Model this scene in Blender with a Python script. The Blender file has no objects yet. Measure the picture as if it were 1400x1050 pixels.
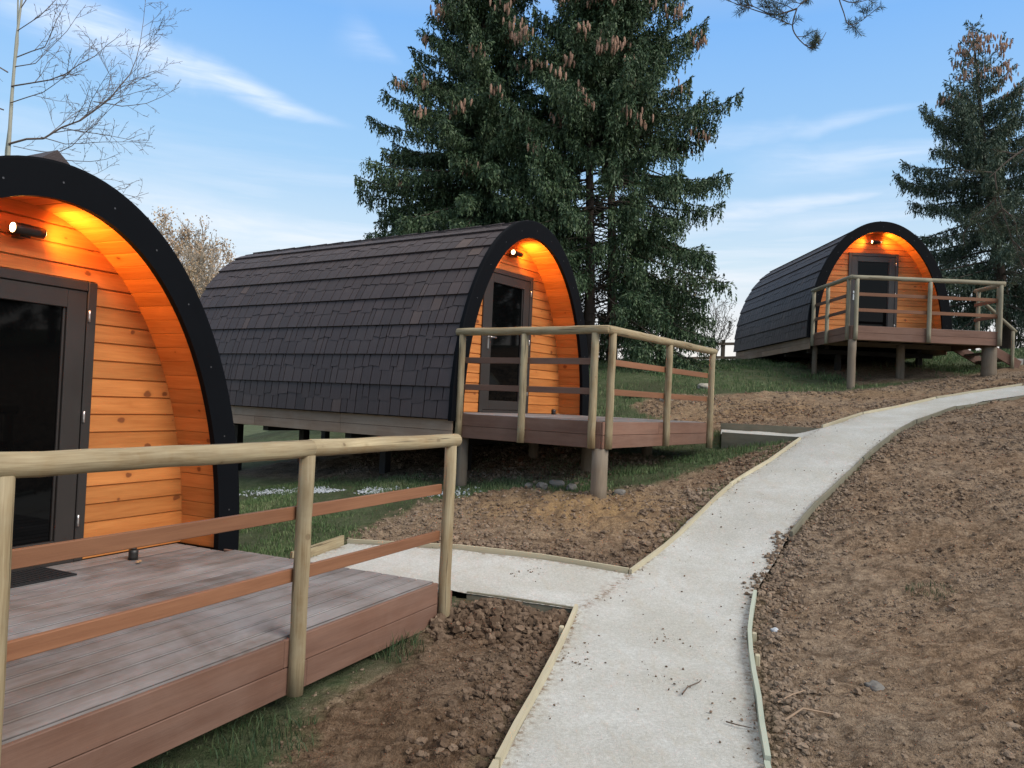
import bpy, math, random
import numpy as np
from math import pi, sin, cos, radians, sqrt
from mathutils import Vector, Matrix

random.seed(7)
RNG = np.random.default_rng(11)
scene = bpy.context.scene
COL = scene.collection

# ------------------------------------------------------------------ helpers
def tag(o, label=None, cat=None, group=None, kind=None):
    if label: o['label'] = label
    if cat: o['category'] = cat
    if group: o['group'] = group
    if kind: o['kind'] = kind
    return o

def empty(name, loc, rotz=0.0):
    o = bpy.data.objects.new(name, None)
    o.location = loc; o.rotation_euler = (0, 0, rotz)
    o.empty_display_size = 0.2
    COL.objects.link(o)
    return o

class MB:
    """collects polygons (with uv, tint, material slot, smoothing) for ONE mesh object"""
    def __init__(s):
        s.v = []; s.f = []; s.uv = []; s.t = []; s.m = []; s.s = []
    def poly(s, pts, uv=None, tint=0.5, mat=0, smooth=False):
        b = len(s.v); s.v.extend([tuple(p) for p in pts])
        s.f.append(tuple(range(b, b+len(pts))))
        s.uv.extend(uv if uv else [(0, 0)]*len(pts))
        s.t.append(tint); s.m.append(mat); s.s.append(smooth)
    def box(s, c, ax, ay, az, lx, ly, lz, tint=None, mat=0, welded=True):
        """box centred at c; ax is the grain direction"""
        c = Vector(c); ax = Vector(ax).normalized(); ay = Vector(ay).normalized(); az = Vector(az).normalized()
        if tint is None: tint = random.random()
        b = len(s.v)
        for sx in (-1, 1):
            for sy in (-1, 1):
                for sz in (-1, 1):
                    s.v.append(tuple(c + ax*sx*lx/2 + ay*sy*ly/2 + az*sz*lz/2))
        ou = tint*7.0
        def F(ids, u, v):
            s.f.append(tuple(b+i for i in ids)); s.t.append(tint); s.m.append(mat); s.s.append(False)
            s.uv.extend([(a+ou, b2) for a, b2 in zip(u, v)])
        X = [0, lx]; 
        F((0, 1, 3, 2), (0, 0, .05, .05), (0, lz, lz, 0))
        F((4, 6, 7, 5), (0, .05, .05, 0), (0, 0, lz, lz))
        F((0, 4, 5, 1), (0, lx, lx, 0), (0, 0, lz, lz))
        F((2, 3, 7, 6), (0, 0, lx, lx), (0, lz, lz, 0))
        F((0, 2, 6, 4), (0, 0, lx, lx), (0, ly, ly, 0))
        F((1, 5, 7, 3), (0, lx, lx, 0), (0, 0, ly, ly))
    def log(s, p0, p1, r, n=14, seed=0, wob=0.004, taper=0.0, mat=0, segs=None, dome=0.35, bow=0.0):
        """round timber from p0 to p1 with softly domed ends"""
        rr = random.Random(seed)
        p0 = Vector(p0); p1 = Vector(p1); ax = (p1-p0); L = ax.length; ax.normalize()
        up = Vector((0, 0, 1)) if abs(ax.z) < .9 else Vector((1, 0, 0))
        a = ax.cross(up).normalized(); c = a.cross(ax).normalized()
        segs = segs or max(3, int(L/.18))
        ts = [0.0, 0.0] + [i/segs for i in range(segs+1)] + [1.0, 1.0]
        rs = [.45, .8] + [1.0]*(segs+1) + [.8, .45]
        off = [-dome*.10, -dome*.06] + [0]*(segs+1) + [dome*.06, dome*.10]
        off = [o*r*5 for o in off]
        rings = []; tint = rr.random(); ou = tint*9
        bb = len(s.v)
        for t, k, o in zip(ts, rs, off):
            ctr = p0 + ax*(t*L+o) + a*(rr.uniform(-wob, wob) + bow*sin(pi*t)) + c*rr.uniform(-wob, wob)*.6
            R = r*k*(1-taper*t)*(1+rr.uniform(-.02, .02))
            for i in range(n):
                th = 2*pi*i/n
                s.v.append(tuple(ctr + a*cos(th)*R + c*sin(th)*R))
            rings.append(t*L)
        m = len(ts)
        for j in range(m-1):
            for i in range(n):
                i2 = (i+1) % n
                s.f.append((bb+j*n+i, bb+j*n+i2, bb+(j+1)*n+i2, bb+(j+1)*n+i))
                u0, u1 = rings[j]+ou, rings[j+1]+ou
                w0, w1 = 2*pi*r*i/n, 2*pi*r*(i+1)/n
                s.uv.extend([(u0, w0), (u0, w1), (u1, w1), (u1, w0)])
                s.t.append(tint); s.m.append(mat); s.s.append(True)
        for j, flip in ((0, False), (m-1, True)):
            ids = [bb+j*n+i for i in range(n)]
            if not flip: ids = ids[::-1]
            s.f.append(tuple(ids)); s.uv.extend([(ou+.02*cos(2*pi*i/n), .02*sin(2*pi*i/n)) for i in range(n)])
            s.t.append(tint); s.m.append(mat); s.s.append(False)
    def build(s, name, mats, parent=None, loc=(0, 0, 0), bevel=0.0, bseg=1):
        me = bpy.data.meshes.new(name)
        L = Vector(loc)
        me.from_pydata([(x-L.x, y-L.y, z-L.z) for x, y, z in s.v], [], s.f)
        uvl = me.uv_layers.new(name='UVMap')
        uvl.data.foreach_set('uv', np.array(s.uv, dtype=np.float32).ravel())
        at = me.attributes.new('tint', 'FLOAT', 'FACE'); at.data.foreach_set('value', np.array(s.t, dtype=np.float32))
        me.polygons.foreach_set('material_index', np.array(s.m, dtype=np.int32))
        me.polygons.foreach_set('use_smooth', np.array(s.s, dtype=bool))
        for m in (mats if isinstance(mats, (list, tuple)) else [mats]): me.materials.append(m)
        me.update()
        o = bpy.data.objects.new(name, me); COL.objects.link(o)
        o.location = loc
        if parent: o.parent = parent
        if bevel:
            b = o.modifiers.new('bevel', 'BEVEL'); b.width = bevel; b.segments = bseg; b.limit_method = 'ANGLE'; b.angle_limit = radians(40)
        return o

def np_obj(name, V, F, mats, tint=None, smooth=False, parent=None, loc=(0, 0, 0), mi=None, pattr=None):
    """fast mesh from numpy: V (n,3), F (m,k) with constant k"""
    V = np.asarray(V, np.float32) - np.array(loc, np.float32); F = np.asarray(F, np.int32)
    me = bpy.data.meshes.new(name); k = F.shape[1]
    me.vertices.add(len(V)); me.vertices.foreach_set('co', V.ravel())
    me.loops.add(F.size); me.loops.foreach_set('vertex_index', F.ravel())
    me.polygons.add(len(F)); me.polygons.foreach_set('loop_start', np.arange(0, F.size, k, dtype=np.int32))
    if tint is not None:
        at = me.attributes.new('tint', 'FLOAT', 'FACE'); at.data.foreach_set('value', np.asarray(tint, np.float32))
    for nm, arr in (pattr or {}).items():
        at = me.attributes.new(nm, 'FLOAT', 'POINT'); at.data.foreach_set('value', np.asarray(arr, np.float32))
    me.polygons.foreach_set('use_smooth', np.full(len(F), smooth, dtype=bool))
    if mi is not None: me.polygons.foreach_set('material_index', np.asarray(mi, np.int32))
    for m in (mats if isinstance(mats, (list, tuple)) else [mats]): me.materials.append(m)
    me.update(calc_edges=True); me.validate()
    o = bpy.data.objects.new(name, me); COL.objects.link(o); o.location = loc
    if parent: o.parent = parent
    return o

# ------------------------------------------------------------------ node helpers
class G:
    def __init__(s, tree): s.t = tree
    def n(s, typ, ins=None, **props):
        nd = s.t.nodes.new(typ)
        for k, v in props.items(): setattr(nd, k, v)
        for k, v in (ins or {}).items():
            sock = nd.inputs[k]
            if isinstance(v, bpy.types.NodeSocket): s.t.links.new(v, sock)
            else: sock.default_value = v
        return nd
    def math(s, op, a, b=0.0, c=0.0, clamp=False):
        nd = s.n('ShaderNodeMath', {0: a, 1: b, 2: c}, operation=op, use_clamp=clamp); return nd.outputs[0]
    def mix(s, fac, a, b, blend='MIX'):
        nd = s.n('ShaderNodeMix', {}, data_type='RGBA', blend_type=blend, clamp_factor=True, clamp_result=False)
        for idx, v in ((0, fac), (6, a), (7, b)):
            if isinstance(v, bpy.types.NodeSocket): s.t.links.new(v, nd.inputs[idx])
            elif idx == 0: nd.inputs[0].default_value = v
            else: nd.inputs[idx].default_value = (*v, 1) if len(v) == 3 else v
        return nd.outputs[2]
    def ramp(s, fac, stops, interp='LINEAR'):
        nd = s.n('ShaderNodeValToRGB', {'Fac': fac}); cr = nd.color_ramp; cr.interpolation = interp
        while len(cr.elements) < len(stops): cr.elements.new(0.5)
        for e, (p, c) in zip(cr.elements, stops):
            e.position = p; e.color = (*c, 1) if len(c) == 3 else c
        return nd.outputs[0]
    def rng(s, v, a, b, c=0.0, d=1.0, smooth=False):
        nd = s.n('ShaderNodeMapRange', {0: v, 1: a, 2: b, 3: c, 4: d}, interpolation_type='SMOOTHSTEP' if smooth else 'LINEAR'); return nd.outputs[0]
    def noise(s, vec, scale, detail=3.0, rough=0.55, dist=0.0, dim='3D'):
        nd = s.n('ShaderNodeTexNoise', {'Scale': scale, 'Detail': detail, 'Roughness': rough, 'Distortion': dist}, noise_dimensions=dim)
        s.t.links.new(vec, nd.inputs['Vector']); return nd.outputs['Fac']
    def attr(s, name): return s.n('ShaderNodeAttribute', attribute_name=name).outputs['Fac']
    def vmul(s, vec, k):
        nd = s.n('ShaderNodeVectorMath', {0: vec, 1: k}, operation='MULTIPLY'); return nd.outputs[0]
    def vadd(s, vec, k):
        nd = s.n('ShaderNodeVectorMath', {0: vec, 1: k}, operation='ADD'); return nd.outputs[0]
    def comb(s, x, y, z=0.0): return s.n('ShaderNodeCombineXYZ', {0: x, 1: y, 2: z}).outputs[0]

def newmat(name):
    m = bpy.data.materials.new(name); m.use_nodes = True
    t = m.node_tree; t.nodes.clear()
    g = G(t); out = g.n('ShaderNodeOutputMaterial')
    bs = g.n('ShaderNodeBsdfPrincipled'); t.links.new(bs.outputs[0], out.inputs[0])
    return m, g, bs

def link(g, a, b): g.t.links.new(a, b)

def bump(g, bs, h, strength=0.3, dist=0.01):
    nd = g.n('ShaderNodeBump', {'Strength': strength, 'Distance': dist, 'Height': h}); link(g, nd.outputs[0], bs.inputs['Normal'])

# wood along the UV u axis
def wood(name, light, dark, rough=0.6, knot=0.0, knotcol=(.08, .025, .01), fine=1.0, tintvar=0.25, weather=None, wscale=2.5, wamt=0.5, spec=0.3, kscale=(3.0, 7.4), joint=0.0, crack=0.0):
    m, g, bs = newmat(name)
    uv = g.n('ShaderNodeUVMap', uv_map='UVMap').outputs[0]
    ti = g.attr('tint')
    sh = g.comb(g.math('MULTIPLY', ti, 31.7), g.math('MULTIPLY', ti, 13.3), ti)
    p = g.vadd(uv, sh)
    big = g.noise(g.vmul(p, (1.3, 14, 1)), 1.0, 3, .6, .4)
    fin = g.noise(g.vmul(p, (5, 120, 1)), 1.0, 4, .65, .2)
    fac = g.math('ADD', g.math('MULTIPLY', big, .75), g.math('MULTIPLY', fin, .35*fine))
    fac = g.rng(fac, .35, .75)
    c = g.mix(fac, light, dark)
    # board to board difference
    c = g.mix(1.0, c, g.mix(ti, tuple([1-tintvar]*3), tuple([1+tintvar*.35]*3)), 'MULTIPLY')
    if knot > 0:
        vo = g.n('ShaderNodeTexVoronoi', {'Scale': 1.0, 'Randomness': 1.0}, voronoi_dimensions='2D', feature='F1')
        wob = g.noise(g.vmul(p, (9, 30, 1)), 1.0, 2, .5)
        pk = g.vadd(g.vmul(p, (kscale[0], kscale[1], 1)), g.comb(0.0, g.math('MULTIPLY', wob, .35), 0.0))
        link(g, pk, vo.inputs['Vector'])
        d = vo.outputs['Distance']
        vs = g.n('ShaderNodeSeparateColor'); link(g, vo.outputs['Color'], vs.inputs[0])
        size = g.math('MULTIPLY', g.math('POWER', vs.outputs[0], 2.0), .20)
        core = g.rng(g.math('SUBTRACT', d, size), -.05, .03, 1.0, 0.0, True)
        halo = g.rng(g.math('SUBTRACT', d, size), 0.0, .22, 1.0, 0.0, True)
        has = g.math('GREATER_THAN', vs.outputs[1], 1-knot)
        c = g.mix(g.math('MULTIPLY', g.math('MULTIPLY', halo, has), .35), c, dark)
        c = g.mix(g.math('MULTIPLY', g.math('MULTIPLY', core, has), .8), c, knotcol)
    if weather:
        geo = g.n('ShaderNodeTexCoord').outputs['Object']
        w = g.noise(geo, wscale, 5, .65, .6)
        w2 = g.noise(g.vmul(p, (1.4, 9, 1)), 1.0, 4, .65)
        wf = g.rng(g.math('ADD', g.math('MULTIPLY', w, .7), g.math('MULTIPLY', w2, .3)), .38, .66)
        c = g.mix(g.math('MULTIPLY', wf, wamt), c, weather)
    if joint:                                        # dark gap shade painted along both edges of a board
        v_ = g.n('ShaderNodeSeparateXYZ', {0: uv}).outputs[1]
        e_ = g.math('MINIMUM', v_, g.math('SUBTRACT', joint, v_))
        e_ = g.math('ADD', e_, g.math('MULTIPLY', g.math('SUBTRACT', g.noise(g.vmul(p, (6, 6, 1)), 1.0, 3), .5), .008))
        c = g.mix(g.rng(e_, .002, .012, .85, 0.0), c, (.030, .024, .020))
    if crack:                                        # long drying cracks
        k_ = g.noise(g.vmul(p, (1.6, 46, 1)), 1.0, 2, .5, .5)
        c = g.mix(g.math('MULTIPLY', g.rng(k_, .66, .70), crack), c, (.045, .032, .02))
    link(g, c, bs.inputs['Base Color'])
    rr = g.rng(fin, .3, .7, rough-.08, rough+.12); link(g, rr, bs.inputs['Roughness'])
    bs.inputs['Specular IOR Level'].default_value = spec
    bump(g, bs, g.math('ADD', g.math('MULTIPLY', fin, .6), g.math('MULTIPLY', big, .4)), .35, .004)
    return m

M = {}
M['pine'] = wood('pine_cladding', (.61, .240, .068), (.41, .135, .032), .5, knot=.22, knotcol=(.13, .038, .014), tintvar=.22, kscale=(5.2, 7.4))
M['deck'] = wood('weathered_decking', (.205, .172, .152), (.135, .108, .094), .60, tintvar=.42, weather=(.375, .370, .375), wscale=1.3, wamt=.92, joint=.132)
M['fascia'] = wood('fascia_hardwood', (.232, .126, .086), (.148, .076, .052), .6, tintvar=.26, weather=(.28, .19, .15), wscale=1.6, wamt=.35)
M['skirt'] = wood('weathered_skirting', (.45, .300, .205), (.30, .195, .130), .7, tintvar=.35, weather=(.46, .37, .285), wscale=1.5, wamt=.6)
M['rail'] = wood('rail_hardwood', (.275, .130, .068), (.18, .078, .040), .52, tintvar=.2, spec=.35)
M['rail_dull'] = wood('rail_dull_hardwood', (.21, .12, .085), (.14, .075, .052), .6, tintvar=.3)
M['log'] = wood('treated_round_timber', (.52, .43, .265), (.22, .155, .080), .68, fine=1.5, crack=.8, knot=.24, knotcol=(.12, .07, .03), tintvar=.32, weather=(.33, .295, .20), wscale=5.0, wamt=.55, kscale=(7, 9))
M['log_grey'] = wood('weathered_round_timber', (.36, .32, .225), (.21, .18, .125), .75, crack=.8, tintvar=.3, weather=(.30, .30, .22), wscale=3.0, wamt=.6)
M['post_dark'] = wood('ground_post_timber', (.27, .215, .155), (.15, .115, .08), .8, tintvar=.3, weather=(.19, .17, .14), wscale=3, wamt=.5)
M['edge'] = wood('edging_pale_timber', (.62, .565, .41), (.45, .39, .26), .75, tintvar=.2, weather=(.36, .34, .25), wscale=3, wamt=.5)
M['edge_green'] = wood('edging_green_timber', (.42, .47, .38), (.31, .35, .28), .75, tintvar=.15, weather=(.47, .47, .39), wscale=3, wamt=.45)
M['edge_dark'] = wood('edging_damp_timber', (.20, .19, .14), (.12, .115, .085), .8, tintvar=.25, weather=(.26, .24, .17), wscale=3, wamt=.5)
M['fence'] = wood('fence_timber', (.12, .095, .075), (.07, .055, .045), .85, tintvar=.3)

def plain(name, col, rough=.5, metal=0.0, var=.15, scale=8.0, bumpk=.1, spec=.5):
    m, g, bs = newmat(name)
    co = g.n('ShaderNodeTexCoord').outputs['Object']
    nz = g.noise(co, scale, 5, .6)
    c = g.mix(nz, tuple(x*(1-var) for x in col), tuple(min(1, x*(1+var)) for x in col))
    link(g, c, bs.inputs['Base Color'])
    link(g, g.rng(nz, .3, .7, max(.02, rough-.07), rough+.07), bs.inputs['Roughness'])
    bs.inputs['Metallic'].default_value = metal; bs.inputs['Specular IOR Level'].default_value = spec
    if bumpk: bump(g, bs, g.noise(co, scale*12, 3, .6), bumpk, .003)
    return m
M['arch'] = plain('arch_black_panel', (.0034, .0042, .0058), .68, var=.3, scale=3.0, bumpk=.05, spec=.08)
M['screw'] = plain('steel_screw', (.10, .10, .105), .5, .6)
M['frame'] = plain('door_frame_grey', (.030, .0255, .0230), .42, var=.12, scale=4, bumpk=.04)
M['steel'] = plain('brushed_steel', (.55, .54, .52), .3, .9)
M['black'] = plain('lamp_black', (.02, .018, .016), .45, .0)
M['chassis'] = plain('chassis_dark_steel', (.018, .017, .016), .7)
M['mat'] = plain('door_mat_rubber', (.012, .012, .013), .85, var=.5, scale=30, bumpk=.9)
M['rear'] = plain('rear_wall_board', (.05, .04, .035), .7)
M['inner'] = plain('dark_lining', (.01, .01, .01), .8)

def glass_mat():
    m, g, bs = newmat('dark_door_glass')
    co = g.n('ShaderNodeTexCoord').outputs['Object']
    link(g, g.mix(g.noise(co, 1.5, 3), (.0012, .0013, .0015), (.003, .0033, .0036)), bs.inputs['Base Color'])
    bs.inputs['Roughness'].default_value = .03; bs.inputs['Specular IOR Level'].default_value = .5
    bs.inputs['IOR'].default_value = 1.24
    bump(g, bs, g.noise(co, 1.2, 2), .02, .02)
    return m
M['glass'] = glass_mat()

def lens_mat():
    m, g, bs = newmat('lamp_lens_lit')
    bs.inputs['Base Color'].default_value = (.9, .8, .6, 1)
    bs.inputs['Emission Color'].default_value = (1.0, .74, .34, 1)
    bs.inputs['Emission Strength'].default_value = 14
    return m
M['lens'] = lens_mat()

def shingle_mat():
    m, g, bs = newmat('shake_roof_tile')
    ti = g.attr('tint')
    co = g.n('ShaderNodeTexCoord').outputs['Object']
    uv = g.n('ShaderNodeUVMap', uv_map='UVMap').outputs[0]
    base = g.ramp(ti, [(0, (.040, .0305, .0310)), (.45, (.057, .0430, .0430)), (.8, (.075, .0555, .0535)), (1, (.105, .073, .060))])
    streak = g.noise(g.vadd(g.vmul(uv, (2.2, 42, 1)), g.comb(g.math('MULTIPLY', ti, 40), ti, 0.0)), 1.0, 4, .6, .3)
    c = g.mix(1.0, base, g.mix(streak, (.70, .70, .72), (1.32, 1.28, 1.25)), 'MULTIPLY')
    dirt = g.noise(co, 2.0, 5, .65)
    c = g.mix(g.rng(dirt, .45, .75, 0, .30), c, (.068, .060, .058))
    link(g, c, bs.inputs['Base Color']); bs.inputs['Roughness'].default_value = .62
    bs.inputs['Specular IOR Level'].default_value = .4
    bump(g, bs, g.math('ADD', streak, g.noise(co, 90, 3, .6)), .45, .006)
    return m
M['shingle'] = shingle_mat()

# ------------------------------------------------------------------ terrain height
CP = np.array([
(-3,-3,-.15),(3,-3,0.05),(0,-6,0),(-3,0,-.15),(0,0,0),(3,0,.08),(6,0,.25),(0,3.4,0),(1.2,3.5,0),(-1.5,3.5,-.14),(-3,3.5,-.2),(-5,5,-.25),
(-.43,5.54,.04),(.56,5.75,.07),(1.67,5.35,.06),(1.085,6.7,.18),(2.33,6.9,.33),(-.3,6.0,.1),(-1.55,7.3,.13),(-1.75,6.8,.11),(-2.6,7,.05),
(1.79,7.74,.44),(2.8,7.35,.56),(.99,8.47,.595),(2.8,11.0,.97),(3.94,10.52,1.25),(3.01,11.10,1.06),(3.6,12.25,1.33),
(7.05,16.19,2.17),(10.06,16.4,2.6),(6.2,14,1.83),(9,14,2.25),(12,17,2.95),(5,8,.95),(7,9,1.4),(10,11,2.0),(4,4,.3),(6,5,.65),(3,5.3,.2),(9,6,1.2),
(-3.1,9.5,.2),(-.7,9.5,.5),(0.2,10.6,.75),(-2,11.5,.45),(-4,10,.0),(-5.6,13,.1),(-3.7,15.7,.5),(-8,9,-.35),(-10,14,-.6),(-10,25,-.3),(-5,25,1.0),
(1.2,13,1.15),(3,14.5,1.75),(2.1,19,2.6),(4.0,19.5,2.72),(7,24.2,3.12),(10.5,24,3.4),(14,24,3.7),(0,20,2.3),(-2,19,1.6),(18,20,3.9),
(7,28,2.86),(3,27.5,2.5),(12,28.5,3.2),(20,29,3.7),(9,33,2.2),(18,34,2.6),(0,33,1.4),(-3,27,1.4),(-15,5,-.6),(14,6,1.8),(14,-4,.8),(-14,-6,-.5)], float)
def _tps(r2): return np.where(r2 > 0, r2*np.log(np.maximum(r2, 1e-12)), 0)*.5
_n = len(CP); _XY = CP[:, :2]
_K = _tps(((_XY[:, None]-_XY[None])**2).sum(-1)) + np.eye(_n)*.05
_A = np.zeros((_n+3, _n+3)); _A[:_n, :_n] = _K; _A[:_n, _n] = 1; _A[:_n, _n+1:] = _XY; _A[_n, :_n] = 1; _A[_n+1:, :_n] = _XY.T
_S = np.linalg.solve(_A, np.r_[CP[:, 2], 0, 0, 0])
def H(x, y):
    x = np.asarray(x, float); y = np.asarray(y, float)
    sh = x.shape; x = x.ravel(); y = y.ravel(); out = np.empty_like(x)
    cx = np.clip(x, -45, 45); cy = np.clip(y, -25, 55)
    for i in range(0, len(x), 40000):
        a, b = cx[i:i+40000], cy[i:i+40000]
        out[i:i+40000] = (_tps((a[:, None]-_XY[:, 0])**2+(b[:, None]-_XY[:, 1])**2) @ _S[:_n])+_S[_n]+_S[_n+1]*a+_S[_n+2]*b
    d = np.hypot(x-2, y-8); s = np.clip((d-26)/40, 0, 1); s = s*s*(3-2*s)
    return (out*(1-s)+(-2.6)*s).reshape(sh)
def h1(x, y): return float(H(np.array([x]), np.array([y]))[0])

def hash2(ix, iy, seed):
    n = (ix.astype(np.int64)*374761393 + iy.astype(np.int64)*668265263 + seed*1442695041) & 0x7fffffff
    n = ((n ^ (n >> 13))*1274126177) & 0x7fffffff
    return ((n ^ (n >> 16)) & 0xffff)/65535.0
def vnoise(x, y, seed=0):
    ix = np.floor(x); iy = np.floor(y); fx = x-ix; fy = y-iy
    fx = fx*fx*(3-2*fx); fy = fy*fy*(3-2*fy)
    a = hash2(ix, iy, seed); b = hash2(ix+1, iy, seed); c = hash2(ix, iy+1, seed); d = hash2(ix+1, iy+1, seed)
    return a+(b-a)*fx+(c-a)*fy+(a-b-c+d)*fx*fy
def fbm(x, y, oct=4, seed=0, gain=.5):
    s = 0; a = 1; t = 0
    for o in range(oct):
        s = s+a*vnoise(x*2**o, y*2**o, seed+o*17); t += a; a *= gain
    return s/t

# plan outlines (metres)
PL = [(-1.6,-4),(-.75,0),(.02,3.44),(.56,5.79),(1.08,6.65),(1.82,7.85),(2.5,8.72),(3.25,9.72),(3.96,10.56),(4.52,11.32),(4.94,11.66),(5.62,12.43),(6.55,13.15),(7.46,13.69),(8.37,13.93),(9.22,14.04),(13,14.4)]
PRt = [(-.6,-4),(.36,0),(1.21,3.54),(1.68,5.37),(1.98,6.2),(2.60,7.2),(3.3,8.1),(4.15,9.2),(4.9,10.1),(5.4,10.75),(5.8,11.2),(6.3,11.75),(7.05,12.4),(7.75,12.82),(8.5,13.0),(9.3,13.1),(13,13.4)]
BR1 = [(.56,5.79),(1.08,6.65),(-1.50,7.52),(-1.83,6.86),(-.30,6.03)]         # branch to the near deck
BR2 = [(3.96,10.56),(4.52,11.32),(3.30,12.18),(3.04,11.25)]                   # branch to the middle deck
def inpoly(x, y, P):
    P = np.array(P); r = np.zeros(x.shape, bool); j = len(P)-1
    for i in range(len(P)):
        xi, yi = P[i]; xj, yj = P[j]
        c = ((yi > y) != (yj > y)) & (x < (xj-xi)*(y-yi)/((yj-yi)+1e-12)+xi)
        r ^= c; j = i
    return r
PATHPOLY = PL + PRt[::-1]
def in_path(x, y): return inpoly(x, y, PATHPOLY) | inpoly(x, y, BR1) | inpoly(x, y, BR2)
SOIL_D = [(-.40,5.62),(-.29,6.05),(.58,5.84),(.02,3.44),(-.75,0),(-2.4,0),(-1.25,2.7),(-.99,3.53),(-.98,4.0),(-.80,4.5),(-.62,5.0)]
SOIL_A = [(-1.58,7.60),(-1.28,8.43),(-.99,8.95),(-.46,9.10),(.3,9.2),(.75,8.75),(1.1,8.75),(1.65,9.05),(2.22,9.65),(2.97,10.40),(3.59,10.6),(4.00,10.67),(3.2,9.78),(1.82,7.9),(1.08,6.6)]
SOIL_B = [(3.3,12.1),(2.54,13.2),(2.22,14.4),(2.9,15.1),(4.04,15.0),(5.11,15.54),(6.96,15.95),(8.48,16.43),(9.99,16.91),(11.57,17.6),(18,18.5),(18,14),(13,14.2),(9.2,14.0),(7.4,13.6),(5.6,12.4),(4.5,11.2)]
SOIL_C = [(-.6,-8),(-.6,-4),(.36,0),(1.2,3.5),(1.66,5.37),(1.96,6.2),(2.55,7.2),(3.3,8.1),(4.9,10.1),(6.3,11.7),(7.75,12.8),(9.3,13.1),(18,13.4),(18,-8)]
PODXY = [((-2.94, 4.987), .440), ((.26, 10.903), .6125), ((8.552, 18.212), 1.566)]
def under(x, y, pad=0.0):
    r = np.zeros(x.shape)
    for (px, py), yw in PODXY:
        u = (x-px)*sin(yw)+(y-py)*cos(yw); v = -(x-px)*cos(yw)+(y-py)*sin(yw)
        q = np.minimum.reduce([1.35-np.abs(u), v+1.65, 5.6-v]); r = np.maximum(r, np.clip(q/.35, 0, 1))
    return r
def soil_mask(x, y):
    return np.maximum(soil_mask0(x, y), under(x, y)*.92)
def soil_mask0(x, y):
    m = 0
    for k in range(6):
        wx = (fbm(x*2.3, y*2.3, 3, 100+k)-.5)*.5+(vnoise(x*9, y*9, 200+k)-.5)*.18
        wy = (fbm(x*2.3, y*2.3, 3, 150+k)-.5)*.5+(vnoise(x*9, y*9, 250+k)-.5)*.18
        X = x+wx; Y = y+wy
        m = m+(inpoly(X, Y, SOIL_A) | inpoly(X, Y, SOIL_B) | inpoly(X, Y, SOIL_C) | inpoly(X, Y, SOIL_D)).astype(float)
    return m/6
def pathdist(x, y):
    """distance to the nearest path edge polyline"""
    best = np.full(x.shape, 9.0)
    for P in (PL, PRt, BR1[1:4]+[], BR2[1:3], [BR1[4], BR1[0]], [BR2[3], BR2[0]]):
        for (x0, y0), (x1, y1) in zip(P[:-1], P[1:]):
            dx, dy = x1-x0, y1-y0; t = np.clip(((x-x0)*dx+(y-y0)*dy)/(dx*dx+dy*dy), 0, 1)
            best = np.minimum(best, np.hypot(x-x0-t*dx, y-y0-t*dy))
    return best

def soil_relief(x, y):
    a = fbm(x*1.1, y*1.1, 3, 3)-.5
    b = fbm(x*4.5, y*4.5, 4, 9)-.5
    c = 1-np.abs(2*fbm(x*11, y*11, 3, 23)-1)
    d = fbm(x*2.2+y*.7, y*7.0-x*1.2, 3, 41)-.5       # dragged, raked ridges
    e = 1-np.abs(2*fbm(x*27+3.3, y*27, 2, 57)-1)          # crumbly lumps
    f = fbm(x*5.0+y*1.5, y*19.0-x*3.0, 3, 71)-.5          # fine raking marks
    k = np.clip((fbm(x*.9+5, y*.9, 3, 83)-.38)*4, 0, 1)   # rough versus smeared areas
    return a*.07+b*.075+(c-.7)*.045+d*.06+(.30+.70*k)*(e-.7)*.034+f*.060

def ground_z(x, y, m=None):
    if m is None: m = soil_mask(x, y)
    z = H(x, y)-.02
    z = z+m*soil_relief(x, y)+(1-m)*(fbm(x*2.5, y*2.5, 4, 61)-.5)*.05
    near = np.exp(-(pathdist(x, y)/.10)**2)
    z = np.where(near > .01, z*(1-near)+np.minimum(z, H(x, y)-.035)*near, z)
    ip = in_path(x, y)
    return np.where(ip, np.minimum(z, H(x, y)-.09), z)

def axis(lo, hi, step, far, grow=1.16):
    a = list(np.arange(lo, hi+1e-6, step)); s = step; x = hi
    while x < far: s = min(s*grow, 160); x += s; a.append(x)
    s = step; x = lo; pre = []
    while x > -far: s = min(s*grow, 160); x -= s; pre.append(x)
    return np.array(pre[::-1]+a)
gx = axis(-1.6, 5.2, .021, 1500, 1.035)
_y = [2.5]
while _y[-1] < 17: _y.append(_y[-1]+max(.017, .0052*_y[-1]))
_s = .09
while _y[-1] < 1500: _s = min(_s*1.12, 160); _y.append(_y[-1]+_s)
_b = [2.5]; _s = .03
while _b[-1] > -1500: _s = min(_s*1.25, 160); _b.append(_b[-1]-_s)
gy = np.array(_b[:0:-1]+_y)
GX, GY = np.meshgrid(gx, gy); sm = soil_mask(GX, GY)
GZ = ground_z(GX, GY, sm)
nx, ny = len(gx), len(gy)
idx = np.arange(nx*ny).reshape(ny, nx)
F = np.stack([idx[:-1, :-1], idx[:-1, 1:], idx[1:, 1:], idx[1:, :-1]], -1).reshape(-1, 4)
damp = np.clip(inpoly(GX+(fbm(GX*3, GY*3, 3, 611)-.5)*.3, GY+(fbm(GX*3, GY*3, 3, 612)-.5)*.3, SOIL_D).astype(float)*.85+np.exp(-(((GX-1.0)/.75)**2+((GY-7.05)/.35)**2))*.8+np.exp(-((pathdist(GX, GY)/.22)**2))*.45*(fbm(GX*2, GY*2, 3, 613) > .45), 0, 1)
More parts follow.
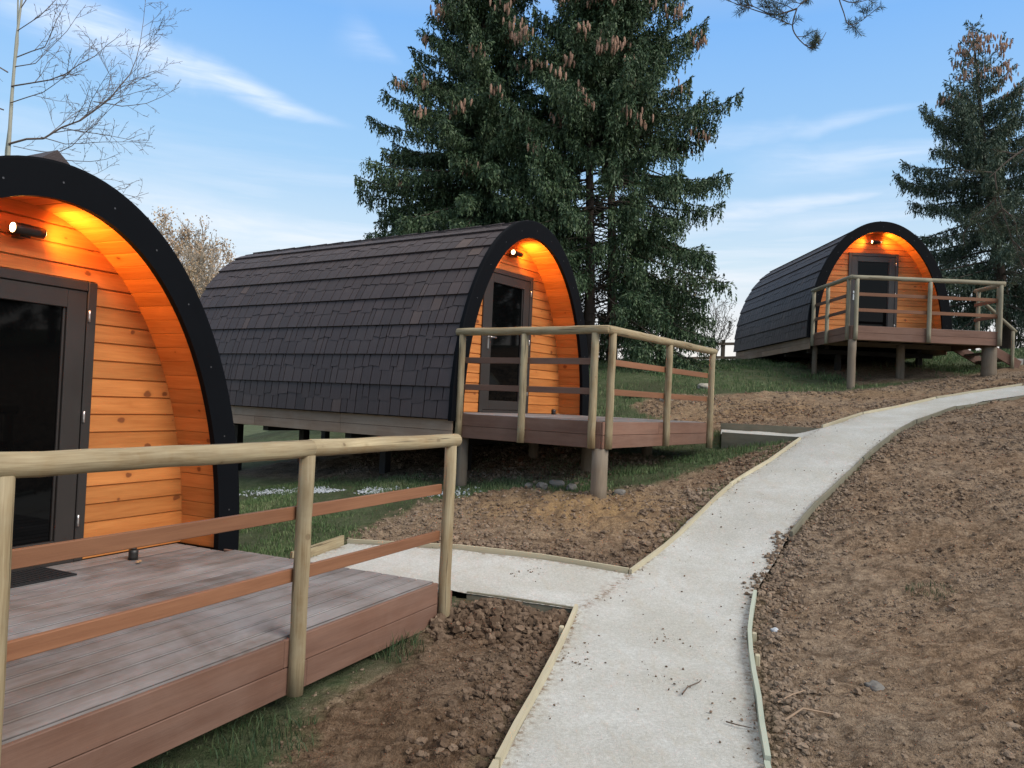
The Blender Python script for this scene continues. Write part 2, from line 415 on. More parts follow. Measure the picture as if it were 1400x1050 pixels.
sand = np.exp(-(((GX-.95)/.75)**2+((GY-8.25)/.6)**2))*.9+np.exp(-(((GX-.2)/1.4)**2+((GY-8.5)/.55)**2))*.45+np.exp(-(((GX-4.2)/1.9)**2+((GY-13.6)/.9)**2))*.55+np.exp(-(((GX-7)/3)**2+((GY-15.2)/.6)**2))*.4

def ground_mat():
    m, g, bs = newmat('ground_soil_and_turf')
    co = g.n('ShaderNodeNewGeometry').outputs['Position']
    so = g.attr('soil'); sa = g.attr('sand')
    n1 = g.noise(co, .8, 5, .6); n2 = g.noise(co, 6, 5, .65, .5); n3 = g.noise(co, 38, 5, .7); n4 = g.noise(g.vmul(co, (6, 24, 20)), 1.0, 5, .65, .6)
    n5 = g.noise(co, 95, 3, .7)
    mixn = g.math('ADD', g.math('MULTIPLY', n2, .38), g.math('ADD', g.math('MULTIPLY', n3, .37), g.math('MULTIPLY', n5, .25)))
    soil = g.ramp(mixn, [(.36, (.066, .042, .026)), (.45, (.175, .118, .076)), (.54, (.290, .206, .140)), (.66, (.43, .335, .245))])
    soil = g.mix(g.rng(n1, .42, .66, 0, .8), soil, g.ramp(mixn, [(.36, (.115, .086, .062)), (.5, (.275, .215, .160)), (.66, (.44, .36, .28))]))
    soil = g.mix(g.rng(n4, .50, .64, 0, .60), soil, (.085, .057, .038))
    soil = g.mix(g.math('MULTIPLY', g.rng(n4, .46, .36), .40), soil, (.38, .29, .205))
    sandc = g.ramp(mixn, [(.3, (.20, .12, .055)), (.6, (.40, .27, .14)), (.8, (.52, .40, .26))])
    soil = g.mix(g.math('MULTIPLY', sa, g.rng(n2, .30, .6)), soil, sandc)
    soil = g.mix(1.0, soil, (1.16, 1.14, 1.10), 'MULTIPLY')
    soil = g.mix(g.math('MULTIPLY', g.attr('damp'), .75), soil, g.mix(1.0, soil, (.50, .44, .40), 'MULTIPLY'))
    turf = g.ramp(mixn, [(.32, (.036, .052, .022)), (.46, (.076, .106, .046)), (.58, (.135, .155, .085)), (.7, (.22, .21, .14))])
    turf = g.mix(g.rng(n1, .42, .62, 0, .5), turf, (.055, .050, .030))
    c = g.mix(so, turf, soil)
    link(g, c, bs.inputs['Base Color']); bs.inputs['Roughness'].default_value = .95; bs.inputs['Specular IOR Level'].default_value = .15
    h = g.math('ADD', g.math('MULTIPLY', n2, .5), g.math('ADD', g.math('MULTIPLY', n3, .7), g.math('MULTIPLY', n5, .45)))
    h = g.math('ADD', h, g.math('MULTIPLY', n4, .5))
    bump(g, bs, h, 1.0, .05)
    return m
M['ground'] = ground_mat()
ground = np_obj('ground', np.stack([GX, GY, GZ], -1).reshape(-1, 3), F, M['ground'], smooth=True, pattr={'damp': damp.ravel(), 'soil': sm.ravel(), 'sand': np.clip(sand, 0, 1).ravel()})
tag(ground, kind='structure')

# ------------------------------------------------------------------ path
def path_mat():
    m, g, bs = newmat('crushed_limestone')
    co = g.n('ShaderNodeNewGeometry').outputs['Position']
    n1 = g.noise(co, 1.4, 5, .6, .4); n2 = g.noise(co, 55, 4, .7); n3 = g.noise(co, 170, 3, .65); n4 = g.noise(g.vmul(co, (10, 3.5, 6)), 1.0, 4, .65, .8); n6 = g.noise(co, 5, 5, .7, .6)
    f = g.math('ADD', g.math('MULTIPLY', n2, .5), g.math('MULTIPLY', n3, .5))
    c = g.ramp(f, [(.26, (.27, .28, .27)), (.40, (.445, .455, .435)), (.55, (.545, .557, .535)), (.75, (.66, .675, .655))])
    c = g.mix(1.0, c, g.mix(g.rng(n1, .35, .65), (.84, .82, .78), (1.0, 1.0, 1.0)), 'MULTIPLY')
    c = g.mix(g.rng(n4, .52, .70, 0, .35), c, (.43, .39, .31))
    c = g.mix(g.rng(n6, .52, .70, 0, .25), c, (.38, .37, .33))
    vo = g.n('ShaderNodeTexVoronoi', {'Scale': 70.0}, feature='F1'); link(g, co, vo.inputs['Vector'])
    vc = g.n('ShaderNodeSeparateColor'); link(g, vo.outputs['Color'], vc.inputs[0])
    c = g.mix(1.0, c, g.mix(vc.outputs[0], (.93, .925, .915), (1.06, 1.06, 1.06)), 'MULTIPLY')
    dirt = g.attr('dirt')
    c = g.mix(g.math('MULTIPLY', dirt, g.rng(g.noise(co, 22, 4, .7), .45, .62)), c, (.20, .14, .095))
    link(g, c, bs.inputs['Base Color']); bs.inputs['Roughness'].default_value = .92; bs.inputs['Specular IOR Level'].default_value = .2
    bump(g, bs, g.math('ADD', f, g.math('MULTIPLY', n4, .6)), .6, .010)
    return m
M['path'] = path_mat()
def densify(P, step):
    out = []
    for a, b in zip(P[:-1], P[1:]):
        k = max(1, int(math.hypot(b[0]-a[0], b[1]-a[1])/step))
        for i in range(k): out.append((a[0]+(b[0]-a[0])*i/k, a[1]+(b[1]-a[1])*i/k))
    return np.array(out+[P[-1]])
pv = []; pf = []
def strip(A, B, ncols, zfun=None):
    """surface between two matching edge lists"""
    A = np.array(A); B = np.array(B); b0 = sum(len(v) for v in pv)
    t = np.linspace(0, 1, ncols+1)
    P = A[:, None]*(1-t)[None, :, None]+B[:, None]*t[None, :, None]
    x, y = P[..., 0], P[..., 1]
    z = (H(x, y) if zfun is None else zfun(x, y))+(fbm(x*2.0, y*2.0, 3, 77)-.5)*.022+(fbm(x*14, y*14, 3, 78)-.5)*.008
    pv.append(np.stack([x, y, z], -1).reshape(-1, 3))
    n, m = x.shape; ii = np.arange(n*m).reshape(n, m)+b0
    pf.append(np.stack([ii[:-1, :-1], ii[:-1, 1:], ii[1:, 1:], ii[1:, :-1]], -1).reshape(-1, 4))
def par_densify(A, B, step):
    a, b = [], []
    for i in range(len(A)-1):
        k = max(1, int(max(math.dist(A[i], A[i+1]), math.dist(B[i], B[i+1]))/step))
        for j in range(k):
            t = j/k; a.append(tuple(np.array(A[i])*(1-t)+np.array(A[i+1])*t)); b.append(tuple(np.array(B[i])*(1-t)+np.array(B[i+1])*t))
    return a+[A[-1]], b+[B[-1]]
a_, b_ = par_densify(PL, PRt, .05); strip(a_, b_, 24)
a_, b_ = par_densify([BR1[0], BR1[4], (-.62, 6.2), (-1.83, 6.86)], [BR1[1], (.2, 6.95), (-.15, 7.06), (-1.50, 7.52)], .05); strip(a_, b_, 20)
def br2z(x, y):
    f = np.clip(((x-3.96)*(-.82)+(y-10.56)*.575)/1.1, 0, 1); f = np.clip(f*3, 0, 1)
    c = (x-3.96)*.575+(y-10.56)*.818
    return H(x, y)*(1-f)+(1.26+.045*c)*f
a_, b_ = par_densify([BR2[0], BR2[3]], [BR2[1], BR2[2]], .06); strip(a_, b_, 18, br2z)
PVv = np.concatenate(pv)
path = np_obj('path', PVv, np.concatenate(pf), M['path'], smooth=True, pattr={'dirt': np.exp(-pathdist(PVv[:, 0], PVv[:, 1])/.05)})
tag(path, kind='structure')

# ------------------------------------------------------------------ edging boards
def edging(p0, p1, label, mat, top=.035, deep=.16, th=.026, side=1, stake=None, z0=None, z1=None):
    mb = MB(); P0 = Vector((*p0, 0)); P1 = Vector((*p1, 0)); d = (P1-P0); L = d.length; d.normalize()
    nrm = Vector((-d.y, d.x, 0))*side
    n = max(1, int(L/.35)); tint = random.random(); ou = tint*7
    rows = []
    for i in range(n+1):
        t = i/n; q = P0.lerp(P1, t); z = (h1(q.x, q.y) if z0 is None else z0+(z1-z0)*t)+random.uniform(-.004, .004)
        w = random.uniform(-.005, .005)
        a = q+nrm*w; b = q+nrm*(w+th)
        rows.append([Vector((a.x, a.y, z-deep)), Vector((a.x, a.y, z+top)), Vector((b.x, b.y, z+top)), Vector((b.x, b.y, z-deep)), t*L+ou])
    vs = [0, deep+top, deep+top+th, 2*(deep+top)+th]
    for r0, r1 in zip(rows[:-1], rows[1:]):
        for k in range(3):
            mb.poly([r0[k], r0[k+1], r1[k+1], r1[k]], [(r0[4], vs[k]), (r0[4], vs[k+1]), (r1[4], vs[k+1]), (r1[4], vs[k])], tint)
    mb.poly([rows[0][3], rows[0][2], rows[0][1], rows[0][0]], None, tint); mb.poly([rows[-1][0], rows[-1][1], rows[-1][2], rows[-1][3]], None, tint)
    o = mb.build('edging_board', mat, None, (P0.x, P0.y, h1(P0.x, P0.y)))
    tag(o, label, 'edging board', 'timber edging boards along the path')
    for s in (stake or []):
        q = P0.lerp(P1, s)+nrm*(th+.018); z = h1(q.x, q.y)
        b = MB(); b.box((q.x-P0.x, q.y-P0.y, z-.06-h1(P0.x, P0.y)), (0, 0, 1), d, nrm, .22, .045, .03)
        b.build('stake', M['edge'], o, bevel=.004)
    return o
E_ = M['edge']; EG = M['edge_green']; ED = M['edge_dark']
edging((-.75, 0), (.02, 3.44), 'pale timber edging board at the bottom of the picture, left of the path', E_, side=1)
edging((.02, 3.44), (.56, 5.79), 'pale cream edging board left of the path, ending at the corner beside the near deck', E_, stake=[.80], side=1, top=.045)
edging((.545, 5.83), (-.27, 6.06), 'dark damp edging board holding back the heap of soil beside the near deck', ED, side=1, top=.012)
edging((-1.52, 7.54), (1.06, 6.68), 'long edging board on the far side of the branch path to the near deck', E_, side=1, top=.04)
edging((-1.85, 6.84), (-1.54, 7.50), 'short edging board closing the end of the branch path beside the near deck', M['log'], side=1, top=.09, deep=.2)
edging((1.09, 6.66), (2.5, 8.72), 'pale edging board starting at the inner path corner, below the middle deck', E_, side=1)
edging((2.5, 8.74), (3.93, 10.53), 'pale edging board climbing to the corner in front of the middle deck', E_, side=1)
edging((3.94, 10.585), (3.06, 11.235), 'greenish retaining board under the branch path at the end of the middle deck', ED, side=1, top=.02, deep=.42, z0=1.262, z1=1.262)
edging((3.30, 12.20), (4.50, 11.345), 'low board behind the branch path to the middle deck, soil heaped against it', ED, side=-1, top=.07, z0=1.33, z1=1.33)
edging((4.54, 11.33), (5.6, 12.42), 'pale edging board curving uphill just beyond the middle deck branch', E_, side=1)
edging((5.63, 12.44), (7.45, 13.69), 'pale edging board on the far side of the upper bend of the path', E_, side=1)
edging((7.48, 13.71), (9.2, 14.05), 'pale edging board below the stepped posts of the far deck', E_, side=1)
edging((9.24, 14.06), (13, 14.41), 'pale edging board leaving the picture at the right, below the far deck', E_, side=1)
edging((.36, 0), (1.21, 3.54), 'greenish edging board at the bottom edge of the picture, right of the path', EG, side=-1)
edging((1.215, 3.56), (1.68, 5.36), 'green tinted edging board right of the path beside lumpy soil', EG, stake=[.97, .75], side=-1, top=.05)
edging((1.69, 5.38), (1.97, 6.18), 'narrow greenish edging board bending outward where soil spills on the path', EG, side=-1, top=.04)
edging((2.62, 7.22), (4.15, 9.2), 'dark edging board right of the rising path, half covered in soil', ED, side=-1, top=.03)
edging((4.17, 9.22), (5.8, 11.2), 'dark damp edging board right of the path, further up the slope', ED, side=-1, top=.03)
edging((5.82, 11.22), (7.05, 12.4), 'dark edging board on the inside of the upper bend of the path', ED, side=-1, top=.03)
edging((7.08, 12.42), (9.3, 13.1), 'grey edging board right of the path where it leaves towards the far deck', ED, side=-1, top=.02)

# ------------------------------------------------------------------ clods, grit, grass (stuff)
def ico(sub=0):
    t = (1+5**.5)/2
    V = np.array([(-1,t,0),(1,t,0),(-1,-t,0),(1,-t,0),(0,-1,t),(0,1,t),(0,-1,-t),(0,1,-t),(t,0,-1),(t,0,1),(-t,0,-1),(-t,0,1)], float); V /= np.linalg.norm(V[0])
    Fc = [(0,11,5),(0,5,1),(0,1,7),(0,7,10),(0,10,11),(1,5,9),(5,11,4),(11,10,2),(10,7,6),(7,1,8),(3,9,4),(3,4,2),(3,2,6),(3,6,8),(3,8,9),(4,9,5),(2,4,11),(6,2,10),(8,6,7),(9,8,1)]
    for _ in range(sub):
        vs = list(map(tuple, V)); mid = {}; nf = []
        def md(a, b):
            k = (min(a, b), max(a, b))
            if k not in mid:
                q = np.array(vs[a])+np.array(vs[b]); q /= np.linalg.norm(q); vs.append(tuple(q)); mid[k] = len(vs)-1
            return mid[k]
        for a, b, c in Fc:
            x, y, z = md(a, b), md(b, c), md(c, a); nf += [(a, x, z), (b, y, x), (c, z, y), (x, y, z)]
        V = np.array(vs); Fc = nf
    return V, np.array(Fc)
def lumps(P, S, sub, rough=.3, flat=.7):
    """many irregular lumps at P (n,3) with radius S as one vertex/face set"""
    V, Fc = ico(sub); n = len(P)
    k = V[None]*(1+rough*(RNG.random((n, len(V), 1))-.5)*2)
    sc = S[:, None]*np.stack([RNG.uniform(.7, 1.3, n), RNG.uniform(.7, 1.3, n), RNG.uniform(.5, 1.0, n)*flat/.7], 1)
    a = RNG.uniform(0, 2*pi, n); ca, sa = np.cos(a), np.sin(a)
    k = k*sc[:, None, :]
    X = k[..., 0]*ca[:, None]-k[..., 1]*sa[:, None]; Y = k[..., 0]*sa[:, None]+k[..., 1]*ca[:, None]
    k = np.stack([X, Y, k[..., 2]], -1)+P[:, None]
    return k.reshape(-1, 3), (Fc[None]+(np.arange(n)*len(V))[:, None, None]).reshape(-1, 3)
def clod_mat():
    m, g, bs = newmat('soil_clod'); dmp = g.attr('damp')
    co = g.n('ShaderNodeNewGeometry').outputs['Position']
    ti = g.attr('tint'); n2 = g.noise(co, 40, 4, .65); n1 = g.noise(co, .8, 5, .6)
    c = g.ramp(g.math('ADD', g.math('MULTIPLY', ti, .5), g.math('MULTIPLY', n2, .5)), [(.2, (.070, .047, .031)), (.5, (.170, .120, .082)), (.7, (.265, .196, .140)), (.9, (.40, .315, .235))])
    c = g.mix(g.rng(n1, .38, .66, 0, .8), c, g.mix(n2, (.17, .130, .096), (.32, .25, .188)))
    c = g.mix(g.math('MULTIPLY', dmp, .75), c, g.mix(1.0, c, (.50, .44, .40), 'MULTIPLY'))
    link(g, c, bs.inputs['Base Color']); bs.inputs['Roughness'].default_value = .95; bs.inputs['Specular IOR Level'].default_value = .1
    bump(g, bs, g.noise(co, 90, 3, .6), .6, .01)
    return m
M['clod'] = clod_mat()

def sample_soil(n, x0, x1, y0, y1, bias):
    x = RNG.uniform(x0, x1, n); y = y0*(y1/y0)**RNG.random(n) if bias else RNG.uniform(y0, y1, n)
    m = soil_mask(x, y); k = (RNG.random(n) < m) & ~in_path(x, y)
    k &= (x/np.maximum(y, .1) > -.75) & (x/np.maximum(y, .1) < .74)
    x, y = x[k], y[k]
    dens = fbm(x*1.6, y*1.6, 3, 301)
    k = RNG.random(len(x)) < np.clip((dens-.30)*3, .08, 1); return x[k], y[k]
cv, cf, ct = [], [], []
def add_l(x, y, S, sub, sink, rough, flat=.75, zoff=0.0):
    z = ground_z(x, y)+S*sink+zoff
    V, Fc = lumps(np.stack([x, y, z], 1), S, sub, rough, flat)
    b = sum(len(v) for v in cv); cv.append(V); cf.append(Fc+b); ct.append(np.repeat(RNG.random(len(x)), len(Fc)//max(1, len(x))))
x, y = sample_soil(230000, -2.5, 12, 2.8, 16.5, True); S = .003+.011*RNG.random(len(x))**3.5; add_l(x, y, S*np.clip(y/5, .8, 2.2), 0, .15, .3)
x, y = sample_soil(4200, -2.5, 9, 2.8, 14, True); S = .006+.024*RNG.random(len(x))**4.5; add_l(x, y, S, 1, .05, .30)
# lumpier rims along both path edges and the heap in the wedge beside the near deck
def rim(n, P, side, wid, smin, smax):
    D = densify(P, .02); i = RNG.integers(0, len(D)-1, n); t = D[i+1]-D[i]; nn = np.stack([-t[:, 1], t[:, 0]], 1); nn /= np.linalg.norm(nn, axis=1)[:, None]+1e-9
    q = D[i]+nn*side*(np.abs(RNG.normal(0, wid, n))[:, None]+.03); return q[:, 0], q[:, 1], smin+(smax-smin)*RNG.random(n)**3
for P, sd, n, sm_, wd in ((PRt[2:6], -1, 2200, .030, .15), (PRt[5:11], -1, 1700, .030, .11), (PL[4:9], 1, 2000, .038, .2), ([BR1[1], BR1[2]], -1, 1500, .038, .18), (PL[2:4], 1, 1200, .034, .25)):
    x, y, S = rim(n, P, sd, wd, .004, sm_*.85); k = (soil_mask(x, y) > .3) & ~in_path(x, y); add_l(x[k], y[k], S[k], 1, .15, .3)
n = 1500; x = RNG.normal(.05, .30, n); y = 5.55+RNG.normal(0, .13, n)+.08*x; k = (inpoly(x, y, SOIL_D)); x, y = x[k], y[k]
add_l(x, y, .008+.034*RNG.random(len(x))**3, 1, .3, .3, zoff=.10*np.exp(-((x-.0)/.28)**2-((y-5.6)/.15)**2))
# soil spilled over the path edge
n = 900; tt = RNG.random(n); x = 2.0+.62*tt+RNG.normal(.03, .07, n); y = 6.15+1.05*tt+RNG.normal(0, .09, n); S = .0035+.022*RNG.random(n)**4
zz = np.where(in_path(x, y), H(x, y), ground_z(x, y)); V, Fc = lumps(np.stack([x, y, zz+S*.35], 1), S, 1, .3); b = sum(len(v) for v in cv); cv.append(V); cf.append(Fc+b); ct.append(np.repeat(RNG.random(n), 80))
_cv = np.concatenate(cv); _cd = np.clip(inpoly(_cv[:, 0], _cv[:, 1], SOIL_D)*.85+np.exp(-(((_cv[:, 0]-1.0)/.75)**2+((_cv[:, 1]-7.05)/.35)**2))*.8, 0, 1)
clods = np_obj('soil_clods', _cv, np.concatenate(cf), M['clod'], tint=np.concatenate(ct), smooth=False, pattr={'damp': _cd})
tag(clods, 'loose brown soil clods scattered over the bare ground beside the path', 'soil', kind='stuff')

# grit and crumbs lying on the path
n = 480; t = RNG.random(n); ii = RNG.integers(2, 9, n)
A0 = np.array(PL); B0 = np.array(PRt); u = RNG.random(n)
w = np.where(RNG.random(n) < .65, np.where(RNG.random(n) < .5, np.abs(RNG.normal(0, .09, n)), 1-np.abs(RNG.normal(0, .10, n))), RNG.random(n)); w = np.clip(w, .02, .98)
E0 = A0[ii]*(1-t)[:, None]+A0[ii+1]*t[:, None]; E1 = B0[ii]*(1-t)[:, None]+B0[ii+1]*t[:, None]
Q = E0*(1-w)[:, None]+E1*w[:, None]
for cx, cy, k in ((.45, 4.85, 60), (.95, 4.6, 40), (1.1, 5.3, 40), (.2, 6.6, 40), (1.3, 4.1, 50)):
    Q = np.concatenate([Q, np.stack([RNG.normal(cx, .10, k), RNG.normal(cy, .10, k)], 1)])
S = .0018+.0075*RNG.random(len(Q))**3.5
V, Fc = lumps(np.stack([Q[:, 0], Q[:, 1], H(Q[:, 0], Q[:, 1])+.004], 1), S, 0, .35, .7)
grit = np_obj('path_grit', V, Fc, M['clod'], tint=np.repeat(RNG.random(len(Q))*.5, 20))
tag(grit, 'dark crumbs of soil lying on the pale path', 'grit', kind='stuff')

def grass_mat(name, a, b, c):
    m, g, bs = newmat(name)
    ti = g.attr('tint'); co = g.n('ShaderNodeNewGeometry').outputs['Position']
    f = g.math('ADD', g.math('MULTIPLY', ti, .6), g.math('MULTIPLY', g.noise(co, 1.3, 4, .6), .5))
    link(g, g.ramp(f, [(.2, a), (.55, b), (.95, c)]), bs.inputs['Base Color']); bs.inputs['Roughness'].default_value = .6
    bs.inputs['Specular IOR Level'].default_value = .25
    return m
M['grass'] = grass_mat('grass_blade', (.040, .080, .028), (.090, .150, .054), (.26, .26, .15))
M['tuft'] = grass_mat('grass_tuft_blade', (.016, .036, .016), (.034, .068, .028), (.10, .12, .05))
def blades(x, y, z, hgt, wid, lean=.5):
    n = len(x); a = RNG.uniform(0, 2*pi, n); l = RNG.random(n)*lean*hgt
    d = np.stack([np.cos(a), np.sin(a)], 1); b = RNG.uniform(0, 2*pi, n); s = np.stack([np.cos(b), np.sin(b)], 1)*wid[:, None]/2
    P = np.stack([x, y], 1)
    v = np.stack([np.c_[P-s, z-.01], np.c_[P+s, z-.01], np.c_[P+s*.75+d*l[:, None]*.35, z+hgt*.55], np.c_[P+d*l[:, None], z+hgt], ], 1)
    v2 = np.c_[P-s*.75+d*l[:, None]*.35, z+hgt*.55]
    V = np.concatenate([v, v2[:, None]], 1)          # 0 bl 1 br 2 mr 3 tip 4 ml
    i = np.arange(n)[:, None]*5
    return V.reshape(-1, 3), np.concatenate([i+np.array([[0, 1, 2]]), i+np.array([[0, 2, 4]]), i+np.array([[4, 2, 3]])], 1).reshape(-1, 3)
gv, gf, gt = [], [], []
def add_grass(n, x0, x1, y0, y1, hh, ww, thr=.35):
    x = RNG.uniform(x0, x1, n); y = RNG.uniform(y0, y1, n)
    k = ~in_path(x, y) & (np.abs(x/np.maximum(y, .1)) < .75) & (RNG.random(n) > soil_mask(x, y)*1.02-.012)
    x, y = x[k], y[k]; dn = fbm(x*1.4, y*1.4, 4, 501); k = RNG.random(len(x)) < np.clip((dn-thr)*4, .06, 1); x, y, dn = x[k], y[k], dn[k]
    z = ground_z(x, y); h_ = hh*(.35+.8*RNG.random(len(x)))*(.6+.8*dn)
    V, Fc = blades(x, y, z, h_, np.full(len(x), ww), .8); b = sum(len(v) for v in gv)
    gv.append(V); gf.append(Fc+b); gt.append(np.repeat(np.clip(RNG.random(len(x))*.8+(dn-.5), 0, 1), 3))
add_grass(110000, -4.5, 2.5, 6.6, 11.5, .045, .007, .36)
add_grass(26000, .5, 4.5, 8.6, 12.5, .06, .008, .30)
add_grass(60000, -3, 12, 12.5, 21, .075, .012, .36)
add_grass(40000, 0, 18, 17, 27, .09, .018, .34)
add_grass(3500, -1.6, -.5, 2.9, 5.5, .035, .004, .46)
grass = np_obj('grass', np.concatenate(gv), np.concatenate(gf), M['grass'], tint=np.concatenate(gt))
tag(grass, 'short rough grass growing around and under the pods', 'grass', kind='stuff')

def tuft(cx, cy, rad, n, hh, label, ww=.005):
    r_ = rad*np.sqrt(RNG.random(n)); a = RNG.uniform(0, 2*pi, n); x = cx+r_*np.cos(a); y = cy+r_*np.sin(a); z = ground_z(x, y)
    V, Fc = blades(x, y, z, hh*(.4+.7*RNG.random(n))*(1.1-.5*r_/rad), np.full(n, ww), 1.3)
    o = np_obj('grass_tuft', V, Fc, M['tuft'], tint=np.repeat(RNG.random(n), 3), loc=(cx, cy, h1(cx, cy)))
    return tag(o, label, 'grass tuft', 'grass tufts in the bare soil')
tuft(-.66, 5.00, .17, 240, .13, 'thick green grass tuft against the fascia of the near deck, by its end post')
tuft(-1.13, 3.85, .26, 300, .10, 'dark green grass tuft under the near deck edge, at the bottom of the picture')
tuft(-1.42, 3.40, .22, 200, .10, 'low grass tuft in the bottom left corner under the near deck')
tuft(3.21, 5.89, .17, 170, .07, 'lone sparse grass tuft in the bare soil right of the path', .004)

# pale gravel strip beyond the near pod
n = 1700; t = RNG.random(n); wl = np.array([(-3.8, 11.3), (-3.0, 10.75), (-2.3, 10.1), (-1.5, 9.75), (-.5, 9.25)]); fi = t*4; i0 = np.minimum(fi.astype(int), 3)
q = wl[i0]*(1-(fi-i0))[:, None]+wl[i0+1]*(fi-i0)[:, None]+RNG.normal(0, .11, (n, 2)); k = fbm(q[:, 0]*3, q[:, 1]*3, 3, 900) > .48; q = q[k]
S = .006+.016*RNG.random(len(q))**3; V, Fc = lumps(np.c_[q, ground_z(q[:, 0], q[:, 1])+.006], S, 0, .3)
M['chalk'] = plain('pale_chalk', (.46, .49, .52), .9, var=.15, scale=20)
tag(np_obj('pale_gravel', V, Fc, M['chalk']), 'strip of pale whitish gravel in the grass under the middle pod', 'gravel', kind='stuff')

# single stones
M['stone'] = plain('field_stone', (.36, .33, .27), .85, var=.3, scale=9, bumpk=.6)
M['stone_grey'] = plain('grey_rubble', (.16, .15, .135), .9, var=.35, scale=9, bumpk=.6)
def stone(x, y, sx, sy, sz, label, mat='stone', rz=0.0, grp='stones lying on the ground'):
    V, Fc = ico(1); rs_ = np.random.default_rng(int(abs(x*131+y*57))); V = np.clip(V, -.80, .72)*(1+.22*rs_.uniform(-1, 1, (len(V), 1)))
    V = V*np.array([sx, sy, sz]); c, s = cos(rz), sin(rz); V = np.stack([V[:, 0]*c-V[:, 1]*s, V[:, 0]*s+V[:, 1]*c, V[:, 2]], 1)
    z = float(ground_z(np.array([x]), np.array([y]))[0])
    o = np_obj('stone', V+np.array([x, y, z+sz*.35]), Fc, M[mat], smooth=False, loc=(x, y, z))
    b_ = o.modifiers.new('bevel', 'BEVEL'); b_.width = min(sx, sz)*.16; b_.segments = 2
    return tag(o, label, 'stone', grp)
stone(2.55, 15.0, .42, .15, .07, 'long flat pale stone in the grass behind the middle deck', rz=.15)
stone(2.95, 14.7, .17, .12, .10, 'small pale stone right of the long flat one behind the middle deck')
stone(3.9, 15.7, .20, .13, .09, 'pale stone at the grass edge left of the far deck')
stone(2.75, 3.85, .075, .065, .05, 'round brown stone in the soil at the bottom right', 'stone_grey')
stone(2.2, 4.6, .055, .06, .04, 'smaller round stone in the soil right of the path', 'stone_grey')
for sx_, sy_, s_, lb in ((.40, 9.05, .10, 'grey rubble stone left of the tall support post, largest of its heap'), (.58, 9.12, .12, 'grey rubble stone in the middle of the heap beside the support post'), (.74, 8.98, .09, 'small grey rubble stone nearest the support post'), (.25, 9.2, .08, 'dark rubble stone at the left end of the heap under the middle deck'), (1.25, 8.72, .09, 'grey rubble stone just right of the tall support post')):
    stone(sx_, sy_, s_*.9, s_*.7, s_*.55, lb, 'stone_grey', rz=sx_*5, grp='rubble by the support post')
stone(1.87, 5.36, .03, .025, .025, 'small white pebble beside the joint of the green edging boards', 'chalk')

M['stick'] = plain('dead_stick', (.10, .07, .05), .85, var=.3, scale=20)
M['stick_pale'] = plain('pale_root', (.30, .21, .14), .85, var=.3, scale=20)

# ------------------------------------------------------------------ tubes for trees, sticks
def tubes(P0, P1, R0, R1, k=4):
    """vectorised tapered prisms"""
    P0 = np.asarray(P0, float); P1 = np.asarray(P1, float); n = len(P0)
    d = P1-P0; d /= np.linalg.norm(d, axis=1)[:, None]+1e-9
    up = np.where(np.abs(d[:, 2:3]) < .9, np.array([[0, 0, 1.]]), np.array([[1., 0, 0]]))
    a = np.cross(d, up); a /= np.linalg.norm(a, axis=1)[:, None]; b = np.cross(a, d)
    th = np.arange(k)*2*pi/k; c = np.cos(th)[None, :, None]; s = np.sin(th)[None, :, None]
    o = a[:, None]*c+b[:, None]*s
    V = np.concatenate([P0[:, None]+o*np.asarray(R0)[:, None, None], P1[:, None]+o*np.asarray(R1)[:, None, None]], 1)
    i = np.arange(n)[:, None, None]*2*k; j = np.arange(k); q = np.stack([j, (j+1) % k, (j+1) % k+k, j+k], 1)[None]
    return V.reshape(-1, 3), (q+i).reshape(-1, 4)
def curve_tube(pts, r0, r1, k=8):
    """one connected tapered tube"""
    pts = np.asarray(pts, float); n = len(pts); t = np.gradient(pts, axis=0); t /= np.linalg.norm(t, axis=1)[:, None]
    up = np.where(np.abs(t[:, 2:3]) < .9, np.array([[0, 0, 1.]]), np.array([[1., 0, 0]])); a = np.cross(t, up); a /= np.linalg.norm(a, axis=1)[:, None]; b = np.cross(a, t)
    r = np.linspace(r0, r1, n); th = np.arange(k)*2*pi/k
    V = pts[:, None]+(a[:, None]*np.cos(th)[None, :, None]+b[:, None]*np.sin(th)[None, :, None])*r[:, None, None]
    i = np.arange(n-1)[:, None]*k; j = np.arange(k)
    Fq = np.stack([i+j, i+(j+1) % k, i+(j+1) % k+k, i+j+k], -1).reshape(-1, 4)
    return V.reshape(-1, 3), Fq

def stick(pts, r, label, mat='stick'):
    P = np.array([(x, y, h1(x, y)+dz) for x, y, dz in pts]); V, Fq = curve_tube(P, r, r*.5, 6)
    tag(np_obj('stick', V, Fq, M[mat], smooth=True, loc=tuple(P[0])), label, 'stick', 'sticks and roots on the ground')
stick([(1.02, 4.36, .012), (1.07, 4.45, .018), (1.15, 4.52, .02), (1.18, 4.58, .012)], .005, 'dark curved stick lying on the path near its right edge')
stick([(1.17, 4.02, .008), (1.22, 3.97, .012), (1.28, 3.95, .008)], .004, 'short dark twig on the path below the curved stick')
stick([(1.50, 4.22, .03), (1.60, 4.28, .05), (1.70, 4.36, .04)], .006, 'pale thin root poking from the soil beside the green edging', 'stick_pale')
stick([(1.47, 4.02, .02), (1.58, 4.07, .06), (1.74, 4.06, .03)], .007, 'pale bent root below the other one beside the green edging', 'stick_pale')

# ------------------------------------------------------------------ glamping pods
AO, BO, AI, BI, AS, BS = 1.686, 2.69, 1.475, 2.465, 1.505, 2.495
OV, LEN = .45, 6.0
PODS = [((-2.94, 4.987, .296), .440), ((.26, 10.903, 1.419), .6125), ((8.552, 18.212, 3.489), 1.566)]
def ell(a, b, th): return a*cos(th), b*sin(th)

